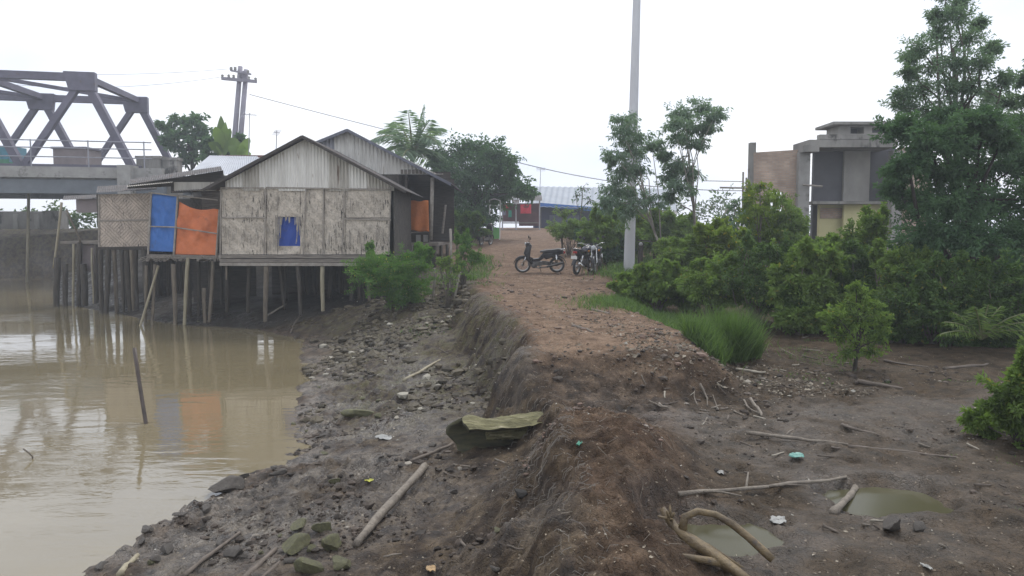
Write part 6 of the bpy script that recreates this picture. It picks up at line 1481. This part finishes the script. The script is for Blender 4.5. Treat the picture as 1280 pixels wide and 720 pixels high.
for (px, py, w_, k, sz, rz, rx, lab, ms) in (
    (368, 694, 50, 0, 1.0, .5, .2, 'large green stone with a sloping face, leftmost of the heap', RV), (385, 722, 46, 1, 1.1, -.3, .3, 'green stone cut by the bottom edge of the photo', RV),
    (412, 690, 38, 2, 1.0, .8, .1, 'brownish green stone at the right of the heap', RV), (402, 668, 30, 3, .9, .2, 0, 'green stone at the back right of the heap', RV),
    (372, 664, 34, 4, .7, 1.2, 0, 'flat green stone at the back of the heap', RV), (425, 712, 40, 5, .8, .4, 0, 'low brown green stone right of the bottom edge one', RV),
    (388, 690, 18, 6, 1, 2, 0, 'small green stone wedged in the middle of the heap', RV), (292, 700, 34, 7, .8, .3, 0, 'brown stone left of the two dark branches', RG),
    (268, 694, 20, 8, .7, .9, 0, 'small dark stone left of the brown one', RG), (272, 684, 24, 1, .6, 1.9, 0, 'small flat dark stone above the brown one', RG),
    (278, 619, 54, 0, .9, .1, 0, 'large dark stone in the water edge', RG), (304, 600, 16, 3, 1, .7, 0, 'small round stone right behind the large shore stone', RG), (345, 598, 26, 4, .9, .2, 0, 'pair-topped brown stone at the inner shore', RG),
    (182, 668, 24, 5, .7, .4, 0, 'flat dark stone in the water, left end of the shore row', RG), (176, 682, 16, 6, 1.2, 1.4, 0, 'tall narrow dark stone in the shore row', RG), (205, 694, 26, 7, .8, 2.2, 0, 'dark stone behind the reddish tan stick', RG),
    (224, 652, 22, 8, .8, .5, 0, 'dark stone alone at the water line', RG), (192, 706, 20, 2, .8, 1.1, 0, 'low wet stone beside the reddish tan stick', RG), (126, 712, 24, 0, .7, .8, 0, 'dark stone in the water at the lower left corner', RG),
    (418, 606, 18, 3, .8, .3, 0, 'yellow brown stone alone on the mid mud', RV), (445, 522, 44, 1, .45, .1, 0, 'long flat mossy stone on the mid mud slope', RV), (472, 524, 14, 2, .9, .6, 0, 'small mossy stone at the right end of the long flat one', RV), (496, 524, 10, 0, .9, 1, 0, 'pale rounded stone right of the long flat one', RP),
    (512, 436, 9, 1, 1, 0, 0, 'small white stone high on the rubble slope', RP), (452, 442, 8, 2, 1, 0, 0, 'small white stone on the left of the rubble slope', RP), (474, 472, 9, 3, 1, 1, 0, 'white stone in the middle of the rubble slope', RP),
    (530, 402, 24, 4, .5, .2, 0, 'flat square stone at the top of the rubble slope', RV), (1120, 668, 40, 6, 1.15, .4, 0, 'round brown grey stone at the near rim of the green puddle', RG), (1150, 664, 26, 7, .8, .9, 0, 'low dark stone right of the round one at the puddle', RG),
    (1222, 512, 8, 0, .9, 0, 0, 'tiny pale stone on the right mud', RP), (652, 624, 26, 5, .9, .6, 0, 'black clod at the foot of the ridge under the hollow log', [with_mat(RM[5], mat('black_clod', (.03, .027, .024), None, 8, .8, .6))])):
    rock(px, py, w_, lab, ms, k, .8, sz, rz, rx=rx)
rnd = random.Random(77); cnt = 0
while cnt < 80:
    px = rnd.uniform(170, 640); py = rnd.uniform(395, 718)
    g = G(px, py)
    s_ = g.x-np.interp(g.y, SH_Y, SH_X)
    if s_ < -.15 or g.x > np.interp(g.y, ED_Y, ED_X)-.35: continue
    if g.y < 12 and s_ > .7 and rnd.random() < .85: continue
    near_ = g.y < 12; wm = rnd.uniform(.04, .13) if rnd.random() < .8 else rnd.uniform(.12, .20)
    wpx = wm*960/g.y
    rock(px, py, wpx, 'small muddy stone among many strewn over the dark mud bank', rnd.choice((RG, RG, RV)), rnd.randint(0, 8), rnd.uniform(.6, 1), rnd.uniform(.5, 1), rnd.uniform(0, 6), 'muddy stones strewn over the bank', sink=.45); cnt += 1
# pale chips on the rubble slope and debris sticks on the eroded slope
rnd = random.Random(31)
for k in range(46):
    if k < 20: px, py = rnd.uniform(800, 950), rnd.uniform(468, 530)
    elif k < 34: px, py = rnd.uniform(950, 1060), rnd.uniform(425, 470)
    else: px, py = rnd.uniform(900, 1220), rnd.uniform(540, 690)
    a = rnd.uniform(-.8, .8) if k > 8 else rnd.uniform(.6, 2.2); L = rnd.uniform(7, 22)
    stick((px, py), (px+L*math.cos(a), py+L*math.sin(a)*.5), rnd.uniform(.006, .014), rnd.choice((M_drift, M_drift, M_driftd, M_rockp)), 'small broken twig among the debris on the mud right of the ridge', 'twig', 'twig', 'twigs strewn on the right mud', seed=200+k, n=4, lift=(rnd.uniform(0, .04), 0))
for k in range(26):
    px, py = rnd.uniform(360, 640), rnd.uniform(410, 700); g = G(px, py)
    if g.x > np.interp(g.y, ED_Y, ED_X)-.3: continue
    a = rnd.uniform(-.9, .9); L = rnd.uniform(8, 24)
    stick((px, py), (px+L*math.cos(a), py-L*math.sin(a)*.5), rnd.uniform(.005, .012), rnd.choice((M_drift, M_driftd)), 'thin twig lying on the mud bank left of the ridge', 'twig', 'twig', 'twigs strewn on the left mud', seed=300+k, n=4)
# litter
def scrap(name, px, py, w_, h_, m, label, seed, cat='litter', lift=.015):
    g = G(px, py); k = g.y/960; rnd = random.Random(seed); ph = rnd.uniform(0, 6); t = MB(); a = rnd.uniform(-.4, .4)
    def fn(u, v):
        an = 2*math.pi*u; r = v*(1+.25*math.sin(2*an+ph)+.12*math.sin(5*an)); x = math.cos(an)*r*w_*k/2; y = math.sin(an)*r*h_*k*1.3
        return (g.x+x*math.cos(a)-y*math.sin(a), g.y+x*math.sin(a)+y*math.cos(a), gzs(g.x, g.y)*0+g.z+lift+.006*math.sin(9*x/k/w_*3+ph)*v+.004*math.sin(14*v+3*an))
    t.grid(fn, 22, 7, .002, (0, 0, -1)); return solo(name, t, m, label, cat, smooth=True)
M_turq = mat('turquoise_plastic', (.14, .33, .28), (.08, .22, .19), 12, .35, .2); M_wpl = mat('white_plastic', (.33, .33, .31), (.20, .20, .19), 12, .35, .2)
scrap('plastic_scrap', 996, 574, 17, 9, M_turq, 'turquoise plastic scrap on the right mud', 1, lift=.03)
scrap('plastic_scrap', 972, 655, 26, 8, M_wpl, 'crumpled whitish plastic sheet in the shallow water right of the root', 2, lift=.03)
scrap('plastic_scrap', 900, 592, 8, 6, M_wpl, 'tiny white plastic scrap above the forked branch', 3)
scrap('plastic_scrap', 724, 557, 5, 8, mat('green_plastic', (.03, .28, .18), None, 12, .35, .2), 'small green plastic scrap stuck on the top of the ridge', 4)
scrap('paper_scrap', 480, 548, 22, 8, M_wpl, 'pale wet paper scrap on the mid mud', 5)
scrap('paper_scrap', 1158, 711, 8, 6, M_wpl, 'tiny white paper scrap at the bottom right', 6)
scrap('leaf_scrap', 461, 603, 10, 5, mat('yellow_leaf', (.45, .45, .06), None, 8, .5, .1), 'fallen yellow leaf on the mud left of the driftwood pole', 7, cat='leaf')
scrap('leaf_scrap', 539, 716, 10, 8, mat('tan_leaf', (.48, .32, .16), None, 8, .5, .1), 'fallen tan leaf at the bottom edge below the driftwood pole', 8, cat='leaf')
for k, (p0, p1, rr, lf, lab) in enumerate((((872, 508), (868, 494), .008, .05, 'pale upright root stub, leftmost of three on the dark slope'), ((884, 508), (881, 496), .007, .04, 'pale root stub in the middle of three on the dark slope'), ((896, 510), (891, 498), .007, .04, 'pale root stub, rightmost of three on the dark slope'),
    ((812, 502), (838, 514), .009, .03, 'pale twisted root across the left of the dark slope'), ((930, 502), (950, 519), .012, .02, 'thick pale root piece slanting down the right of the dark slope'), ((824, 508), (834, 512), .018, .02, 'short pale root knot on the left of the dark slope'))):
    stick(p0, p1, rr, M_drift, lab, 'root', 'root_stub', seed=600+k, lift=(0, lf), n=5, bend=.08)

# leaf litter, chaff and gravel: uncountable
def litter(name, n, region, size, m, seed, tall=False):
    rng = np.random.default_rng(seed); X, Y = [], []
    x0, x1, y0, y1 = region; x = rng.uniform(x0, x1, n*2); y = y0+(y1-y0)*rng.random(n*2)**1.3
    s_ = x-np.interp(y, SH_Y, SH_X); k = (s_ > .05) & (fbm(x*.9, y*.9, seed, 3) > -.12); x, y = x[k][:n], y[k][:n]
    z = terrain(x, y)+.006; n = len(x); c = np.stack([x, y, z], -1); d = rng.normal(size=(n, 3)); d[:, 2] *= .22
    ln = size*rng.uniform(.5, 1.6, n); v, f = leaf_arrays(c, d, ln, ln*rng.uniform(.15, .7, n), rng, .08)
    me = arr_mesh(name, v, f, np.repeat(rng.random(n), 4)); me.materials.append(m); o = bpy.data.objects.new(name, me); COL.objects.link(o); tag(o, kind='stuff')
M_lit = leafmat('chaff', (.09, .07, .05), (.30, .26, .20), 0, (.48, .46, .40))
litter('leaf_litter', 2600, (-3.5, 1.0, 4, 12), .022, M_lit, 1); litter('leaf_litter', 3500, (-6, 2.5, 10, 27), .045, M_lit, 2); litter('leaf_litter', 2600, (.9, 6.5, 4, 14), .024, M_lit, 3); litter('leaf_litter', 1200, (1.5, 4.6, 9.6, 13.6), .06, M_lit, 4)
# roots and dead grass fibres hanging from the eroded edge
rng = np.random.default_rng(3); t = MB(); rnd = random.Random(8)
for k in range(900):
    y = rnd.uniform(4.0, 19) if k < 700 else rnd.uniform(5.2, 7.4); ex = float(np.interp(y, ED_Y, ED_X)); x = ex-rnd.uniform(-.12, .5)
    g = gz(x, y); L = rnd.uniform(.05, .22); g2 = gz(x-L*.5, y)
    p = Vector((x, y, g+.01)); q = Vector((x-L*.35, y+rnd.uniform(-.05, .05), max(g2+.006, g-L))); t.tube([p, p.lerp(q, .5)+Vector((-.015, 0, .02)), q], [.0024*(1+y*.04), .0014], 3, cap=False)
me = t.mesh('dead_root_fibres'); o = bpy.data.objects.new('dead_root_fibres', me); COL.objects.link(o); me.materials.append(M_batten); tag(o, kind='stuff')
t = MB()
for k in range(260):
    y = rnd.uniform(4.2, 8.2); x = rnd.uniform(.2, 1.6); g = gz(x, y); L = rnd.uniform(.04, .13); a = rnd.uniform(0, 6.28); b = Vector((x+math.cos(a)*L, y+math.sin(a)*L, 0)); b.z = gz(b.x, b.y)+.01
    p = Vector((x, y, g+.008)); t.tube([p, b], [.0022, .0015], 3, cap=False)
me = t.mesh('straw_bits'); o = bpy.data.objects.new('straw_bits', me); COL.objects.link(o); me.materials.append(M_drift); tag(o, kind='stuff')

# clods and gravel: thousands of little lumps lying on the soil
def lumps(name, n, region, size, m, seed, where=None, sub=1, sink=.46, pw=1.3):
    import bmesh
    bm = bmesh.new(); bmesh.ops.create_icosphere(bm, subdivisions=sub, radius=1); bv = np.array([tuple(v.co) for v in bm.verts]); bf = np.array([[v.index for v in f.verts] for f in bm.faces]); bm.free()
    rng = np.random.default_rng(seed); x0, x1, y0, y1 = region
    x = rng.uniform(x0, x1, n*4); y = y0+(y1-y0)*rng.random(n*4)**pw; s_ = x-np.interp(y, SH_Y, SH_X)
    k = s_ > .02
    if where is not None: k &= where(x, y)
    x, y = x[k][:n], y[k][:n]; n = len(x); z = terrain(x, y)
    s = size*.8*np.exp(rng.normal(size=n)*.75); s = np.minimum(s, size*4.5)*(1+.035*np.maximum(y-6, 0))
    V = bv[None]*(1+rng.normal(size=(n, len(bv), 1))*.16); V = V*np.stack([s*rng.uniform(.7, 1.3, n), s*rng.uniform(.6, 1.1, n), s*rng.uniform(.4, .75, n)], -1)[:, None, :]
    a = rng.random(n)*6.28; ca, sa = np.cos(a)[:, None], np.sin(a)[:, None]
    X = V[..., 0]*ca-V[..., 1]*sa+x[:, None]; Y2 = V[..., 0]*sa+V[..., 1]*ca+y[:, None]; Z = V[..., 2]+(z+s*.5*(1-sink*2))[:, None]
    v = np.stack([X, Y2, Z], -1).reshape(-1, 3); f = (bf[None]+np.arange(n)[:, None, None]*len(bv)).reshape(-1, 3)
    me = arr_mesh(name, v, f, np.repeat(rng.random(n), len(bv)), smooth=False); me.materials.append(m); o = bpy.data.objects.new(name, me); COL.objects.link(o); tag(o, kind='stuff')
M_clod = leafmat('clod', (.022, .017, .013), (.085, .066, .052), 0, (.26, .235, .195))
M_clodr = leafmat('clod_reddish', (.05, .034, .025), (.17, .115, .088), 0, (.30, .26, .22))
M_grav = leafmat('rubble', (.022, .018, .012), (.105, .088, .06), 0, (.30, .28, .23))
e_ = lambda x, y: x-np.interp(y, ED_Y, ED_X)
lumps('mud_clods', 2600, (-3.8, .1, 4, 13), .014, M_clod, 11, lambda x, y: (e_(x, y) < -.2) & (fbm(x*.9, y*.9, 12, 3) > .05))
lumps('rubble', 2600, (-5.4, -.1, 11.5, 24), .026, M_grav, 12, lambda x, y: (e_(x, y) < -.35) & (fbm(x*.8, y*.5, 13, 3) > -.08), pw=1.0)
lumps('mud_clods', 1100, (.1, 1.3, 4, 8.2), .010, M_clodr, 13, lambda x, y: fbm(x*1.2, y*1.2, 18, 3) > .0)
lumps('path_gravel', 1700, (-1.2, 2.8, 9.6, 30), .012, M_clodr, 14, lambda x, y: (e_(x, y) > -.1) & (fbm(x*.9, y*.5, 22, 3) > 0))
lumps('mud_clods', 1800, (1.3, 6.5, 4.2, 13.5), .011, M_clod, 15, lambda x, y: fbm(x*.9, y*.9, 17, 3) > .1)
lumps('slope_debris', 380, (.5, 3.4, 8.2, 10.4), .013, M_clod, 16, None, pw=1.0)
# ---------------------------------------------------------------- moist air
def build_haze():
    m = bpy.data.materials.new('haze'); m.use_nodes = True; nt = m.node_tree; nt.nodes.clear()
    o = nt.nodes.new('ShaderNodeOutputMaterial'); v = nt.nodes.new('ShaderNodeVolumePrincipled')
    v.inputs['Color'].default_value = (.86, .92, 1, 1); v.inputs['Density'].default_value = HAZE; v.inputs['Anisotropy'].default_value = .3
    nt.links.new(v.outputs[0], o.inputs['Volume'])
    mb = MB(); mb.box((0, 99, 7.5), (284, 226, 19.5))
    h = bpy.data.objects.new('haze', mb.mesh('haze')); COL.objects.link(h); h.data.materials.append(m); tag(h, kind='stuff')
HAZE = .002
build_haze()
